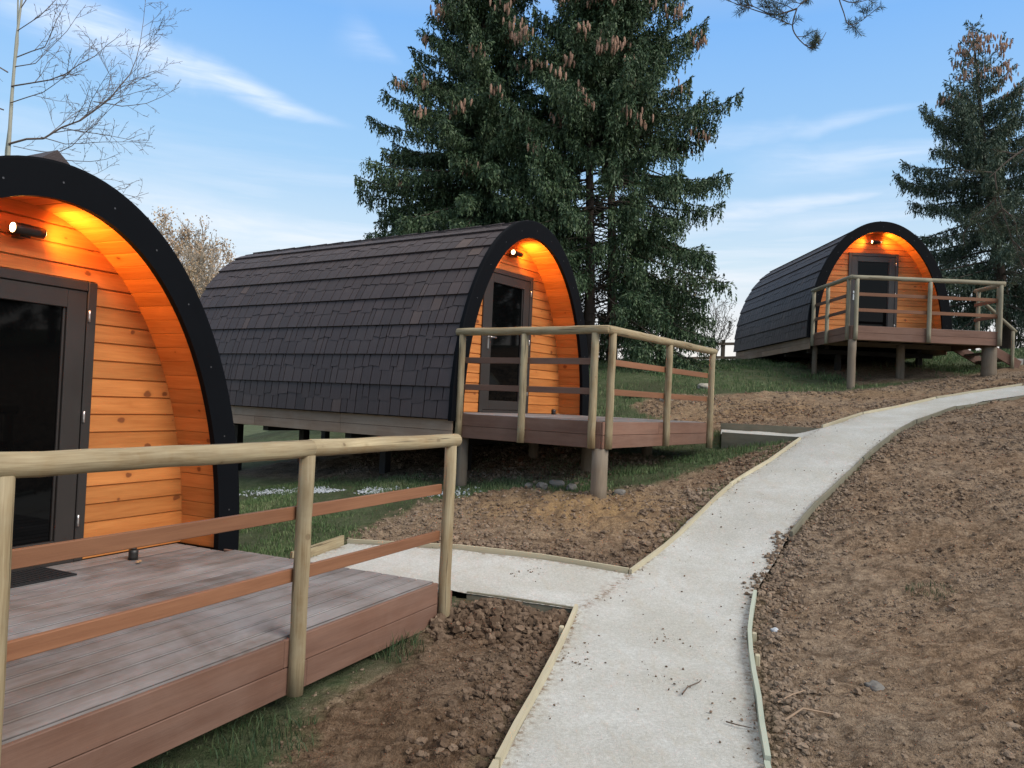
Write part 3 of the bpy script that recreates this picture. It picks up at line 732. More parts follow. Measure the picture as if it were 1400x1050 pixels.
def arc_table(a, b, drop, n=400):
    """from the bottom edge (z=-drop, straight) up the ellipse to the ridge: arc length -> (u, z, nu, nz)"""
    pts = [(a, -drop)]+[ell(a, b, pi/2*i/n) for i in range(n+1)]
    s = [0.0]
    for p, q in zip(pts[:-1], pts[1:]): s.append(s[-1]+math.dist(p, q))
    def at(x):
        x = max(0, min(x, s[-1])); i = int(np.searchsorted(s, x)); i = max(1, min(i, len(s)-1))
        f = (x-s[i-1])/(s[i]-s[i-1]+1e-12); u = pts[i-1][0]*(1-f)+pts[i][0]*f; z = pts[i-1][1]*(1-f)+pts[i][1]*f
        nu, nz = (u/a**2, max(z, 0)/b**2); l = math.hypot(nu, nz) or 1
        return u, z, nu/l, nz/l
    return at, s[-1]

def make_pod(i, label):
    loc, yaw = PODS[i]; rz = pi/2-yaw; R = random.Random(40+i)
    pod = empty('glamping_pod', loc, rz); tag(pod, label, 'glamping pod', 'glamping pods')
    # black arch frame (outer face at y=0)
    mb = MB(); n = 72
    def ring(a, b, y, dz=-.10): return [(a, y, dz)]+[(a*cos(pi*k/n), y, b*sin(pi*k/n)) for k in range(n+1)]+[(-a, y, dz)]
    oF, iF = ring(AO, BO, 0), ring(AI, BI, 0); oB, iB = ring(AO, BO, .055), ring(AI, BI, .05)
    oL = ring(AO+.016, BO+.016, .004); oLB = ring(AO+.016, BO+.016, .055)
    m = len(oF)
    for k in range(m-1):
        mb.poly([oF[k], iF[k], iF[k+1], oF[k+1]])
        mb.poly([iF[k], iB[k], iB[k+1], iF[k+1]], smooth=True)
        mb.poly([oF[k], oF[k+1], oL[k+1], oL[k]])
        mb.poly([oL[k], oL[k+1], oLB[k+1], oLB[k]], smooth=True)
        mb.poly([oLB[k], oLB[k+1], iB[k+1], iB[k]])
    for k in (0, m-1): mb.poly([oF[k], oL[k], oLB[k], iB[k], iF[k]])
    for k in range(13):
        th = pi*(k+.5)/13; a, b = (AO+AI)/2, (BO+BI)/2; cx, cz = a*cos(th), b*sin(th)
        mb.poly([(cx+.007*cos(q*pi/4), -.003, cz+.007*sin(q*pi/4)) for q in range(8)][::-1], mat=1)
    mb.build('arch_frame', [M['arch'], M['screw']], pod)
    # soffit boards under the overhang
    mb = MB(); nb = 54
    at, tot = arc_table(AS, BS, .0); full = tot*2
    def half(s): 
        if s <= tot: u, z, a, b = at(s); return u, z
        u, z, a, b = at(full-s); return -u, z
    for k in range(nb):
        s0, s1 = full*k/nb, full*(k+1)/nb; g_ = .004; ti = R.random()
        (u0, z0), (u1, z1) = half(s0+g_), half(s1-g_); ou = ti*5
        mb.poly([(u0, .045, z0), (u1, .045, z1), (u1, OV+.02, z1), (u0, OV+.02, z0)][::-1], [(ou, 0), (ou, .117), (ou+.42, .117), (ou+.42, 0)][::-1], ti)
        (ua, za), (ub, zb) = half(s0-g_ if k else 0), half(s0+g_); c = 1.005
        f = 1.006
        mb.poly([(ua, .045, za), (u0*f, .045, z0*f), (u0*f, OV+.02, z0*f), (ua, OV+.02, za)][::-1], [(ou, 0), (ou, .004), (ou+.42, .004), (ou+.42, 0)][::-1], 0.05)
    # a backing skin so that grooves are closed
    for k in range(60):
        t0, t1 = pi*k/60, pi*(k+1)/60; f = 1.007
        p = [ell(AS*f, BS*f, t) for t in (t0, t1)]
        mb.poly([(p[0][0], .045, p[0][1]), (p[1][0], .045, p[1][1]), (p[1][0], OV+.05, p[1][1]), (p[0][0], OV+.05, p[0][1])][::-1], [(0, 0), (0, .1), (.4, .1), (.4, 0)][::-1], .0)
    mb.build('soffit', M['pine'], pod)
    # front wall of horizontal boards round the door opening
    DW, DH = .60, 2.03
    mb = MB(); bh = .133; z = 0.0; row = 0
    def umax(zz): return AS*1.01*sqrt(max(0, 1-min(1, (zz/(BS*1.008)))**2))
    def board(u0b, u1b, u0t, u1t, z0, z1, ti):
        gq = .003; y0, y1 = OV, OV+.014; ou = ti*11; bv = .005
        f = [(u0b, y1, z0+gq), (u1b, y1, z0+gq), (u1t, y1, z1-gq), (u0t, y1, z1-gq)]
        h = [(u0b, y0, z0+gq+bv), (u1b, y0, z0+gq+bv), (u1t, y0, z1-gq-bv), (u0t, y0, z1-gq-bv)]
        uvq = lambda P: [(p[0]+ou, p[2]) for p in P]
        for P in (h, [f[0], f[1], h[1], h[0]], [h[3], h[2], f[2], f[3]], [f[1], f[2], h[2], h[1]], [f[3], f[0], h[0], h[3]]): mb.poly(P, uvq(P), ti)
    while z < BS*1.0:
        z1 = min(z+bh, BS*1.005)
        ub, ut = umax(z), umax(z1)
        ti = R.random()
        if z < DH-.01:
            zt = min(z1, 9)
            board(DW, ub, DW, ut, z, z1, ti); board(-ub, -DW, -ut, -DW, z, z1, R.random())
            if z1 > DH: board(-DW, DW, -DW, DW, DH, z1, ti)
        else: board(-ub, ub, -ut, ut, z, z1, ti)
        z = z1
    # backing behind the grooves
    N = 40
    for k in range(N):
        za, zb = BS*k/N, BS*(k+1)/N
        for sg in (-1, 1):
            lo = DW if za < DH-.06 else 0
            P = [(sg*lo, OV+.015, za), (sg*umax(za), OV+.015, za), (sg*umax(zb), OV+.015, zb), (sg*lo, OV+.015, zb)]
            if sg < 0: P = P[::-1]
            mb.poly(P, [(p[0], p[2]) for p in P], 0.0)
    mb.build('front_wall', M['pine'], pod)
    # door
    fr = MB(); X, Y, Z = (1, 0, 0), (0, 1, 0), (0, 0, 1); yc = OV+.005; d_ = .06
    fr.box((-DW+.035, yc, DH/2+.003), Z, X, Y, DH-.006, .07, d_); fr.box((DW-.035, yc, DH/2+.003), Z, X, Y, DH-.006, .07, d_)
    fr.box((0, yc, DH-.035), X, Z, Y, 2*DW-.144, .07, d_); fr.box((0, yc, .02), X, Z, Y, 2*DW-.144, .034, d_)
    door = fr.build('door', M['frame'], pod, bevel=.005)
    lf = MB(); yl = OV+.010; w = DW-.074; st = .145
    z0, z1 = .042, DH-.074
    lf.box((-w+st/2, yl, (z0+z1)/2), Z, X, Y, z1-z0, st, .05); lf.box((w-st/2, yl, (z0+z1)/2), Z, X, Y, z1-z0, st, .05)
    lf.box((0, yl, z1-.065), X, Z, Y, 2*w-2*st-.003, .13, .05); lf.box((0, yl, z0+.065), X, Z, Y, 2*w-2*st-.003, .13, .05)
    # glazing bead
    for sx in (-1, 1): lf.box((sx*(w-st-.009), yl+.008, (z0+z1)/2), Z, X, Y, z1-z0-.262, .016, .03)
    lf.build('door_leaf', M['frame'], door, bevel=.004)
    gp = MB(); gp.box((0, yl+.012, (z0+z1)/2), Z, X, Y, z1-z0-.262, 2*(w-st-.018), .008); gp.build('glass_pane', M['glass'], door)
    hd = MB(); hx = -w+st*.45; hd.box((hx, yl-.03, 1.0), Z, X, Y, .22, .032, .012); hd.log((hx, yl-.035, 1.05), (hx, yl-.075, 1.05), .009, n=8, wob=0); hd.log((hx-.005, yl-.075, 1.05), (hx+.13, yl-.075, 1.05), .010, n=8, wob=0)
    hd.build('handle', M['steel'], door)
    for hz in (.3, 1.05, 1.78):
        hg = MB(); hg.log((DW-.062, yc-d_/2-.008, hz-.04), (DW-.062, yc-d_/2-.008, hz+.04), .009, n=8, wob=0); hg.build('hinge', M['steel'], door)
    # wall lamp: a horizontal tube lit at both ends
    lm = MB(); ly = OV-.125; lz = 2.285
    lm.log((-.10, ly, lz), (.10, ly, lz), .036, n=20, wob=0, dome=0, segs=4); lm.box((0, OV-.050, lz), X, Z, Y, .07, .09, .094)
    lamp = lm.build('wall_lamp', M['black'], pod)
    for sg in (-1, 1):
        ln = MB(); ln.poly([(sg*.104, ly+.031*cos(q*pi/10), lz+.031*sin(q*pi/10)*sg) for q in range(20)]); ln.build('lens', M['lens'], lamp)
        ld = bpy.data.lights.new('lamp_bulb', 'SPOT'); ld.energy = LAMP_W; ld.color = (1.0, .35, .042); ld.spot_size = radians(164); ld.spot_blend = 1.0; ld.shadow_soft_size = .05
        lo = bpy.data.objects.new('lamp_bulb', ld); COL.objects.link(lo); lo.parent = lamp; lo.location = (sg*.118, ly, lz)
        lo.rotation_euler = Vector((-sg, .25, -.10)).to_track_quat('Z', 'Y').to_euler()
    # shingled roof: courses of raised tabs on a closed shell
    mb = MB(); at, tot = arc_table(AO-.03, BO-.03, .075)
    y0, y1 = .057, LEN
    for sg in (-1, 1):
        K = 26; prev = None
        for k in range(K+1):
            u, z, nu, nz = at(tot*k/K); cur = (sg*u, z)
            if prev:
                P = [(prev[0], y0, prev[1]), (prev[0], y1, prev[1]), (cur[0], y1, cur[1]), (cur[0], y0, cur[1])]
                mb.poly(P if sg < 0 else P[::-1], [(0, 0)]*4, .0)
            prev = cur
        h = .405
        def pt(s, off, y):
            u, z, nu, nz = at(s); return (sg*(u+nu*off), y, z+nz*off)
        def tab(sa, sb, oa, ob, ya, yb, ti, skew=0.0):
            mid = (sa+sb)/2; om = (oa+ob)/2
            A = [pt(sa, oa, ya), pt(sa+skew, oa, yb), pt(mid, om, yb), pt(sb, ob, yb), pt(sb, ob, ya), pt(mid, om, ya)]
            B = [pt(sa, -.002, ya), pt(sa+skew, -.002, yb), pt(mid, -.002, yb), pt(sb, -.002, yb), pt(sb, -.002, ya), pt(mid, -.002, ya)]
            fl = (lambda P: P) if sg > 0 else (lambda P: P[::-1])
            ou = ti*9
            for P, q in (([A[0], A[1], A[2], A[5]], (sa, mid)), ([A[5], A[2], A[3], A[4]], (mid, sb))):
                U = [(q[0]+ou, ya), (q[0]+ou, yb), (q[1]+ou, yb), (q[1]+ou, ya)]
                mb.poly(fl(P), fl(U), ti)
            for a_, b_ in ((0, 1), (1, 2), (2, 3), (4, 5), (5, 0)):
                P = [B[a_], B[b_], A[b_], A[a_]]
                mb.poly(fl(P), [(ou, 0), (ou, .1), (ou+.02, .1), (ou+.02, 0)], ti*.55)
        k = 0; s = 0.0
        while s < tot-.04:
            e = min(s+h, tot)
            if e-s < .12: break
            # lower row and upper row have their own joints; a few joints run through (panel edges)
            for rowi in (0, 1):
                y = y0+.004; rr = random.Random(i*1000+(sg+1)*300+k*10+rowi)
                nextjoint = y0+1.22+(k % 3)*.41-.8
                while y < y1-.01:
                    w_ = rr.choice((.12, .16, .18, .20, .215)); ye = min(y+w_, y1)
                    if y < nextjoint < ye+.04: ye = min(nextjoint, y1)
                    if ye >= nextjoint-1e-6: nextjoint += 1.22
                    if y1-ye < .06: ye = y1
                    ti = min(1, max(0, rr.gauss(.42, .13)))
                    if rr.random() < .03: ti = rr.uniform(.75, .95)
                    mid = s+(e-s)*.50
                    if rowi == 0: tab(s-.012, mid+.05, .040, .016, y+.007, ye-.007, ti)
                    else:
                        j = rr.choice((-.026, -.02, .02, .026)); tab(mid+j, e-.004, .0265, .012, y+.007, ye-.007, ti, skew=rr.choice((0, .016, -.016)))
                    y = ye
            s += h; k += 1
    roof = mb.build('roof', M['shingle'], pod)
    # ridge caps
    mb = MB(); y = .075 if i == 0 else .16; rr = random.Random(i)
    while y < LEN-.06:
        ye = min(y+.42, LEN-.03); ti = rr.random()*.35; zb, zt = BO-.03, BO+(.095 if i == 0 else .05)
        for sg in (-1, 1):
            P = [(0, y, zt+.012), (sg*.16, y, zb+.012), (sg*.16, ye+.03, zb), (0, ye+.03, zt)]
            mb.poly(P[::-1] if sg > 0 else P, [(0, y), (.2, y), (.2, ye), (0, ye)], ti)
            P = [(sg*.16, y, zb+.012), (sg*.16, y, zb-.05), (sg*.16, ye+.03, zb-.05), (sg*.16, ye+.03, zb)]
            mb.poly(P[::-1] if sg > 0 else P, None, ti)
        mb.poly([(-.16, y, zb+.012), (.16, y, zb+.012), (0, y, zt+.012)], None, ti); y = ye
    mb.poly([(.16, LEN, BO-.03), (-.16, LEN, BO-.03), (0, LEN, BO+(.095 if i == 0 else .05))], None, .3)
    mb.build('ridge_cap', M['shingle'], roof)
    # rear wall
    mb = MB(); P = [(ell(AO-.04, BO-.04, pi*k/48)) for k in range(49)]
    for yy, fl in ((LEN-.03, False), (LEN-.05, True)):
        Q = [(p[0], yy, p[1]) for p in P]; Q = [(AO-.04, yy, -.07)]+Q+[(-AO+.04, yy, -.07)]
        mb.poly(Q[::-1] if not fl else Q)
    mb.build('rear_wall', M['rear'], pod)
    # floor closing the shell
    mb = MB(); mb.box((0, (OV+.06+LEN)/2, -.055), Y, X, Z, LEN-OV-.10, 2*AO-.12, .05); mb.build('floor_panel', M['inner'], pod)
    # skirting boards, two high, in lapped lengths
    mb = MB(); rr = random.Random(60+i)
    for sg in (-1, 1):
        for row in (0, 1):
            y = .05; zc = -.085-.07-row*.138
            while y < LEN-.05:
                ye = min(y+rr.uniform(1.4, 2.6), LEN-.03)
                if LEN-ye < .6: ye = LEN-.03
                mb.box((sg*(AO-.075), (y+ye)/2, zc), Y, X, Z, ye-y-.003, .024, .134, rr.random()); y = ye
    mb.box((0, LEN-.02, -.155), X, Y, Z, 2*AO-.2, .024, .134, .3); mb.box((0, LEN-.02, -.293), X, Y, Z, 2*AO-.2, .024, .134, .7)
    mb.build('skirting', M['skirt'], pod, bevel=.003)
    # chassis below the floor
    mb = MB()
    for sx in (-1.1, 1.1): mb.box((sx, 3.1, -.22), Y, X, Z, 5.6, .10, .22)
    for yy in (.5, 2.0, 3.8, 5.5): mb.box((0, yy, -.385), X, Y, Z, 3.0, .12, .10)
    mb.build('chassis', M['chassis'], pod)
    c, s_ = cos(rz), sin(rz)
    for yy in (.5, 2.0, 3.8, 5.5):
        for sx in (-.75, 1.2):
            wx, wy = loc[0]+sx*c-yy*s_, loc[1]+sx*s_+yy*c
            gz = h1(wx, wy)-.15-loc[2]
            if gz < -.45:
                q = MB(); q.box((sx, yy, (gz-.437)/2), Z, X, Y, -.437-gz, .12, .12); q.build('support_post', M['chassis'], pod, bevel=.005)
    return pod
LAMP_W = 48.0
make_pod(0, 'nearest timber pod at the left, its black arch cut by the picture edge')
make_pod(1, 'middle timber pod showing its long side of brown shake tiles')
make_pod(2, 'smallest, farthest timber pod on tall posts at the top of the slope')

# ------------------------------------------------------------------ decks
DD, HW, FH = 2.011, 1.555, .2975
X, Y, Z = Vector((1, 0, 0)), Vector((0, 1, 0)), Vector((0, 0, 1))
def make_deck(i, label):
    loc, yaw = PODS[i]; rz = pi/2-yaw; rr = random.Random(80+i)
    dk = empty('timber_deck', (loc[0]+sin(rz)*1.0, loc[1]-cos(rz)*1.0, loc[2]), rz); tag(dk, label, 'deck', 'timber decks in front of the pods')
    O = Vector((0, 1.0, 0))                      # pod frame -> deck frame
    def T(p): return Vector(p)+O
    RT, RD = M['rail'], M['rail_dull']
    logm = M['log'] if i == 0 else M['log_grey'] if i == 2 else M['log']
    # deck boards along x
    mb = MB(); bw = .145; y = -DD+.03
    ylist = []
    while y < OV-.02:
        ye = min(y+bw, OV); ylist.append((y, ye)); y = ye
    for y, ye in ylist:
        hw = HW-.003 if ye < .01 else AI-.02
        if y < 0 < ye: hw = AI-.02
        # some boards butt-jointed
        cuts = [-hw]+([rr.uniform(-.6, .6)] if rr.random() < .25 else [])+[hw]
        for a, b in zip(cuts[:-1], cuts[1:]):
            mb.box(T(((a+b)/2, (y+ye)/2, -.0135+rr.uniform(-.0012, .0012))), X, Y, Z, b-a-.003, ye-y-.013, .027, rr.random())
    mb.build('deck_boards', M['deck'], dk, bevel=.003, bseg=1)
    # fascia: two boards high round the three free sides
    for row in (0, 1):
        zc = -.0775-row*.1485-.001
        f = MB(); cut = rr.uniform(-.25, .3)
        for a, b in ((-HW-.0, cut), (cut, HW)): f.box(T(((a+b)/2, -DD+.012, zc)), X, Y, Z, b-a-.002, .026, .145, rr.random())
        f.build('fascia_board', M['fascia'], dk, bevel=.004)
        for sg in (-1, 1):
            f = MB(); f.box(T((sg*(HW-.013), -DD/2+.013, zc)), Y, X, Z, DD-.03, .026, .145, rr.random()); f.build('fascia_board', M['fascia'], dk, bevel=.004)
    # joists closing the underside look
    f = MB()
    for k in range(6): f.box(T((-HW+.25+k*(2*HW-.5)/5, -DD/2, -.11)), Y, X, Z, DD-.08, .045, .16)
    for yy in (-1.75, -.3): f.box(T((0, yy, -.24)), X, Y, Z, 2*HW-.12, .07, .10)
    f.build('joists', M['post_dark'], dk)
    # round posts, top rail, flat mid rails
    pr, hr = .044, .047; top = 1.0
    fy = -DD-.028; sx = -HW-.028
    def post(x, y, z0=-.29, z1=None, r=pr, name='post', mat=None):
        q = MB(); q.log(T((x, y, z0)), T((x, y, (top-.035) if z1 is None else z1)), r, n=14, seed=int(abs(x*31+y*77)*10)+i, taper=.04, dome=.1); q.build(name, mat or logm, dk)
    fx = [-1.55 if i == 0 else -1.475, .05, 1.60 if i == 0 else 1.53]
    sy = [-.02, -.95 if i != 2 else -.83, -1.885]
    lowend = -.31 if i != 0 else -.30
    for k, x in enumerate(fx): post(x, fy, -.30 if not (k == 2 and i < 2) else -.36)
    for y in sy: post(sx, y, -.30)
    q = MB(); q.log(T((sx-.012, fy, top)), T((.07, fy, top)), hr, n=16, seed=5+i, wob=.005, dome=.3); q.build('handrail', logm, dk)
    q = MB(); q.log(T((.072, fy, top+.002)), T((fx[2]+.075, fy, top)), hr*.98, n=16, seed=15+i, wob=.005, dome=.6); q.build('handrail', logm, dk)
    q = MB(); q.log(T((sx, .06, top)), T((sx, fy-.012, top)), hr, n=16, seed=25+i, wob=.004, dome=.5); q.build('handrail', logm, dk)
    for hz in (.655, .325):
        for a, b in ((fx[0]+.05, fx[1]), (fx[1], fx[2]-.03)):
            q = MB(); q.box(T(((a+b)/2, fy+.052, hz)), X, Z, Y, b-a-.004, .070, .026, rr.random()); q.build('rail', RT, dk, bevel=.003)
        for a, b in ((sy[2]+.04, sy[1]), (sy[1], sy[0]-.02)):
            q = MB(); q.box(T((sx+.052, (a+b)/2, hz)), Y, Z, X, abs(b-a)-.004, .070, .026, rr.random()); q.build('rail', RD, dk, bevel=.003)
    # ground posts
    c, s_ = cos(rz), sin(rz)
    def gz(x, y): return h1(loc[0]+x*c-y*s_, loc[1]+x*s_+y*c)-loc[2]-.15
    sup = {0: [(-1.40, -1.85, .08), (0, -1.6, .08)],
           1: [(-1.475, -1.94, .093), (-.35, -1.15, .075), (1.3, -1.2, .08), (-1.45, .0, .07), (.3, .1, .07)],
           2: [(-1.50, -1.955, .085), (-.05, -1.1, .09), (1.47, -1.80, .15), (-1.45, .15, .06), (.9, .9, .06)]}[i]
    for x, y, r in sup:
        g0 = gz(x, y)
        if g0 < -.38: post(x, y, g0, -.302 if y < -1.7 else -.295, r, 'support_post', M['post_dark'])
    if i < 2:                                      # low threshold ledge onto the branch path
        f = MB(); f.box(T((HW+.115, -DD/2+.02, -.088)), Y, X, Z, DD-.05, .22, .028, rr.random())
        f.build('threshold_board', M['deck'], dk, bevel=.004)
        f = MB(); f.box(T((HW+.115, -DD+.02, -.185)), X, Y, Z, .215, .026, .16, rr.random()); f.box(T((HW+.215, -DD/2+.035, -.185)), Y, X, Z, DD-.06, .024, .16, rr.random())
        f.build('threshold_fascia', M['fascia'], dk, bevel=.003)
    else:                                          # short right hand rail and steps down the slope
        ex = HW+.03
        post(ex, -1.885, -.30); post(ex, -1.17, -.02)
        q = MB(); q.log(T((ex, fy, top-.02)), T((ex, -1.05, top-.02)), hr, n=12, seed=99, dome=.5); q.build('handrail', logm, dk)
        for hz in (.655, .325):
            q = MB(); q.box(T((ex-.05, -1.52, hz)), Y, Z, X, .80, .07, .026); q.build('rail', RD, dk, bevel=.003)
        xb, zb = HW+.92, gz(HW+.92, -.6)+.15
        for yy in (-1.15, -.12):
            d = Vector((xb-HW, 0, zb+.12)); q = MB(); ctr = T((HW+d.x/2+.02, yy, -.12+d.z/2)); q.box(ctr, d, Vector((0, 1, 0)), d.cross(Y), d.length+.1, .045, .20); q.build('stringer', M['fascia'], dk, bevel=.004)
        for k in range(3):
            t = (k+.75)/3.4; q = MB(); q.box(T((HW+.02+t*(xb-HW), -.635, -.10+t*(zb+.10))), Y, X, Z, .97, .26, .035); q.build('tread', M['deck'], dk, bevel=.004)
        q = MB(); q.log(T((HW+.08, -1.2, .76)), T((HW+.86, -1.2, .10)), .036, n=10, seed=71, dome=.5); q.build('stair_handrail', logm, dk)
        post(HW+.80, -1.2, zb-.1, .12, .036)
    return dk
make_deck(0, 'nearest timber deck with brown fascia and round handrail, front left')
make_deck(1, 'middle timber deck, its front corner on one thick round post')
make_deck(2, 'farthest timber deck raised on tall posts with steps at its right end')

# things on the decks
def on_deck(i, u, w):
    loc, yaw = PODS[i]; rz = pi/2-yaw; return (loc[0]+u*cos(rz)-w*sin(rz), loc[1]+u*sin(rz)+w*cos(rz), loc[2])
mb = MB(); mb.box((0, 0, .007), X, Y, Z, .70, .36, .010)
for k in range(22): mb.box((-.33+k*.0314, 0, .0135), Y, X, Z, .33, .018, .005)
dm = mb.build('door_mat', M['mat'], None); dm.location = on_deck(0, -.06, .235); dm.rotation_euler = (0, 0, pi/2-PODS[0][1])
tag(dm, 'black ribbed rubber mat in front of the nearest pod door', 'door mat')
def doorstop(i, label):
    mb = MB(); mb.log((0, 0, 0), (0, 0, .075), .034, n=18, wob=0, dome=0, segs=3); mb.log((0, 0, .079), (0, 0, .086), .022, n=14, wob=0, dome=0, segs=2)
    o = mb.build('door_stop', M['black'], None); o.location = on_deck(i, .835 if i == 0 else .94, .19); tag(o, label, 'door stop', 'door stops on the decks')
doorstop(0, 'small black cylindrical door stop on the nearest deck')
doorstop(1, 'small black door stop on the middle deck below the pine wall')
M['leaf'] = plain('dead_leaf_brown', (.42, .27, .15), .7, var=.3, scale=30)
def leaf(i, u, w, size, label):
    mb = MB(); rr = random.Random(int(u*100)); P = []
    for k in range(10):
        a = 2*pi*k/10; r = size*(1 if k % 2 else .6)*rr.uniform(.8, 1.2); P.append((r*cos(a), .55*r*sin(a), .006+rr.uniform(0, .012)))
    for a, b in zip(P, P[1:]+P[:1]): mb.poly([(0, 0, .012), a, b])
    o = mb.build('dead_leaf', M['leaf'], None); x, y, z = on_deck(i, u, w); o.location = (x, y, z+.002); o.rotation_euler = (0, 0, rr.uniform(0, 6)); tag(o, label, 'leaf', 'dead leaves on the decks')
leaf(0, .78, .06, .045, 'curled dead leaf beside the door stop on the nearest deck')
leaf(0, .52, -.02, .018, 'tiny dead leaf nearest the mat on the nearest deck')
leaf(1, 1.03, .16, .05, 'dead leaf beside the door stop on the middle deck')

# ------------------------------------------------------------------ fence behind the crest
def rfence():
    pts = [(-.5, 26.6), (3.5, 27.3), (7.5, 27.9), (12, 28.4), (17, 28.8), (23, 29.0)]
    D = densify(pts, 1.9); fe = empty('post_and_rail_fence', (D[0][0], D[0][1], h1(*D[0]))); o = Vector(fe.location)
    tag(fe, 'dark timber post and rail fence running along the top of the slope behind the decks', 'fence')
    tops = []
    for x, y in D:
        z = h1(x, y); q = MB(); q.box((x-o.x, y-o.y, z+.45-o.z), Z, X, Y, 1.5, .13, .11); q.build('post', M['fence'], fe, bevel=.01); tops.append(Vector((x, y, z))-o)
    for a, b in zip(tops[:-1], tops[1:]):
        for hz in (.55, 1.05):
            p, r = a+Vector((0, -.07, hz)), b+Vector((0, -.07, hz+random.uniform(-.03, .03))); q = MB(); d = r-p; q.box((p+r)/2, d, d.cross(Z), Z, d.length+.05, .035, .10); q.build('rail', M['fence'], fe)
rfence()
mb = MB()
for k in range(3): mb.box((k*.24, 0, .07), X, Y, Z, .22, .2, .14)
M['conc'] = plain('grey_concrete', (.38, .36, .33), .9, var=.2, scale=12, bumpk=.4)
cb = mb.build('concrete_block', M['conc'], None, bevel=.008); cb.location = (11.35, 17.6, h1(11.35, 17.6)-.02); tag(cb, 'low row of pale concrete blocks on the ground right of the far deck', 'concrete block')

# ------------------------------------------------------------------ conifers
def needle_mat(name, a, b, c):
    m, g, bs = newmat(name)
    ti = g.attr('tint'); co = g.n('ShaderNodeNewGeometry').outputs['Position']
    f = g.math('ADD', g.math('MULTIPLY', ti, .55), g.math('MULTIPLY', g.noise(co, 1.6, 4, .65), .55))
    link(g, g.ramp(f, [(.2, a), (.55, b), (.9, c)]), bs.inputs['Base Color']); bs.inputs['Roughness'].default_value = .55
    bs.inputs['Specular IOR Level'].default_value = .3
    return m
M['spruce'] = needle_mat('spruce_needles', (.024, .047, .023), (.052, .094, .044), (.105, .150, .070))
M['spruce_grey'] = needle_mat('spruce_needles_greyer', (.028, .050, .034), (.058, .092, .060), (.115, .15, .092))
M['pineneedle'] = needle_mat('pine_needles', (.020, .036, .022), (.040, .066, .038), (.085, .10, .05))
M['bark'] = plain('conifer_bark', (.085, .062, .048), .9, var=.4, scale=14, bumpk=.6)
M['twig'] = plain('conifer_twig', (.075, .058, .045), .9, var=.3, scale=14, bumpk=0)
M['cone'] = plain('spruce_cone', (.32, .19, .13), .7, var=.45, scale=60, bumpk=.3)

def needle_quads(P, D, L, W, rng):
    n = len(P); r = rng.normal(0, 1, (n, 3)); s = np.cross(D, r); s /= np.linalg.norm(s, axis=1)[:, None]+1e-9
    d = D+rng.normal(0, .42, (n, 3)); d /= np.linalg.norm(d, axis=1)[:, None]
    L = L[:, None]; W = W[:, None]
    V = np.stack([P, P+d*L*.45+s*W, P+d*L, P+d*L*.45-s*W], 1).reshape(-1, 3)
    return V, np.arange(4*n).reshape(n, 4)

cone_mesh = None
def cone_proto():
    global cone_mesh
    if cone_mesh: return cone_mesh
    n = 8; prof = [(0, .004), (-.015, .013), (-.05, .019), (-.09, .017), (-.125, .010), (-.145, .002)]
    V = [(r*cos(2*pi*k/n+j*.4), r*sin(2*pi*k/n+j*.4), z) for j, (z, r) in enumerate(prof) for k in range(n)]
    Fq = [(j*n+k, j*n+(k+1) % n, (j+1)*n+(k+1) % n, (j+1)*n+k) for j in range(len(prof)-1) for k in range(n)]
    cone_mesh = bpy.data.meshes.new('cone'); cone_mesh.from_pydata(V, [], Fq); cone_mesh.materials.append(M['cone']); cone_mesh.update()
    return cone_mesh

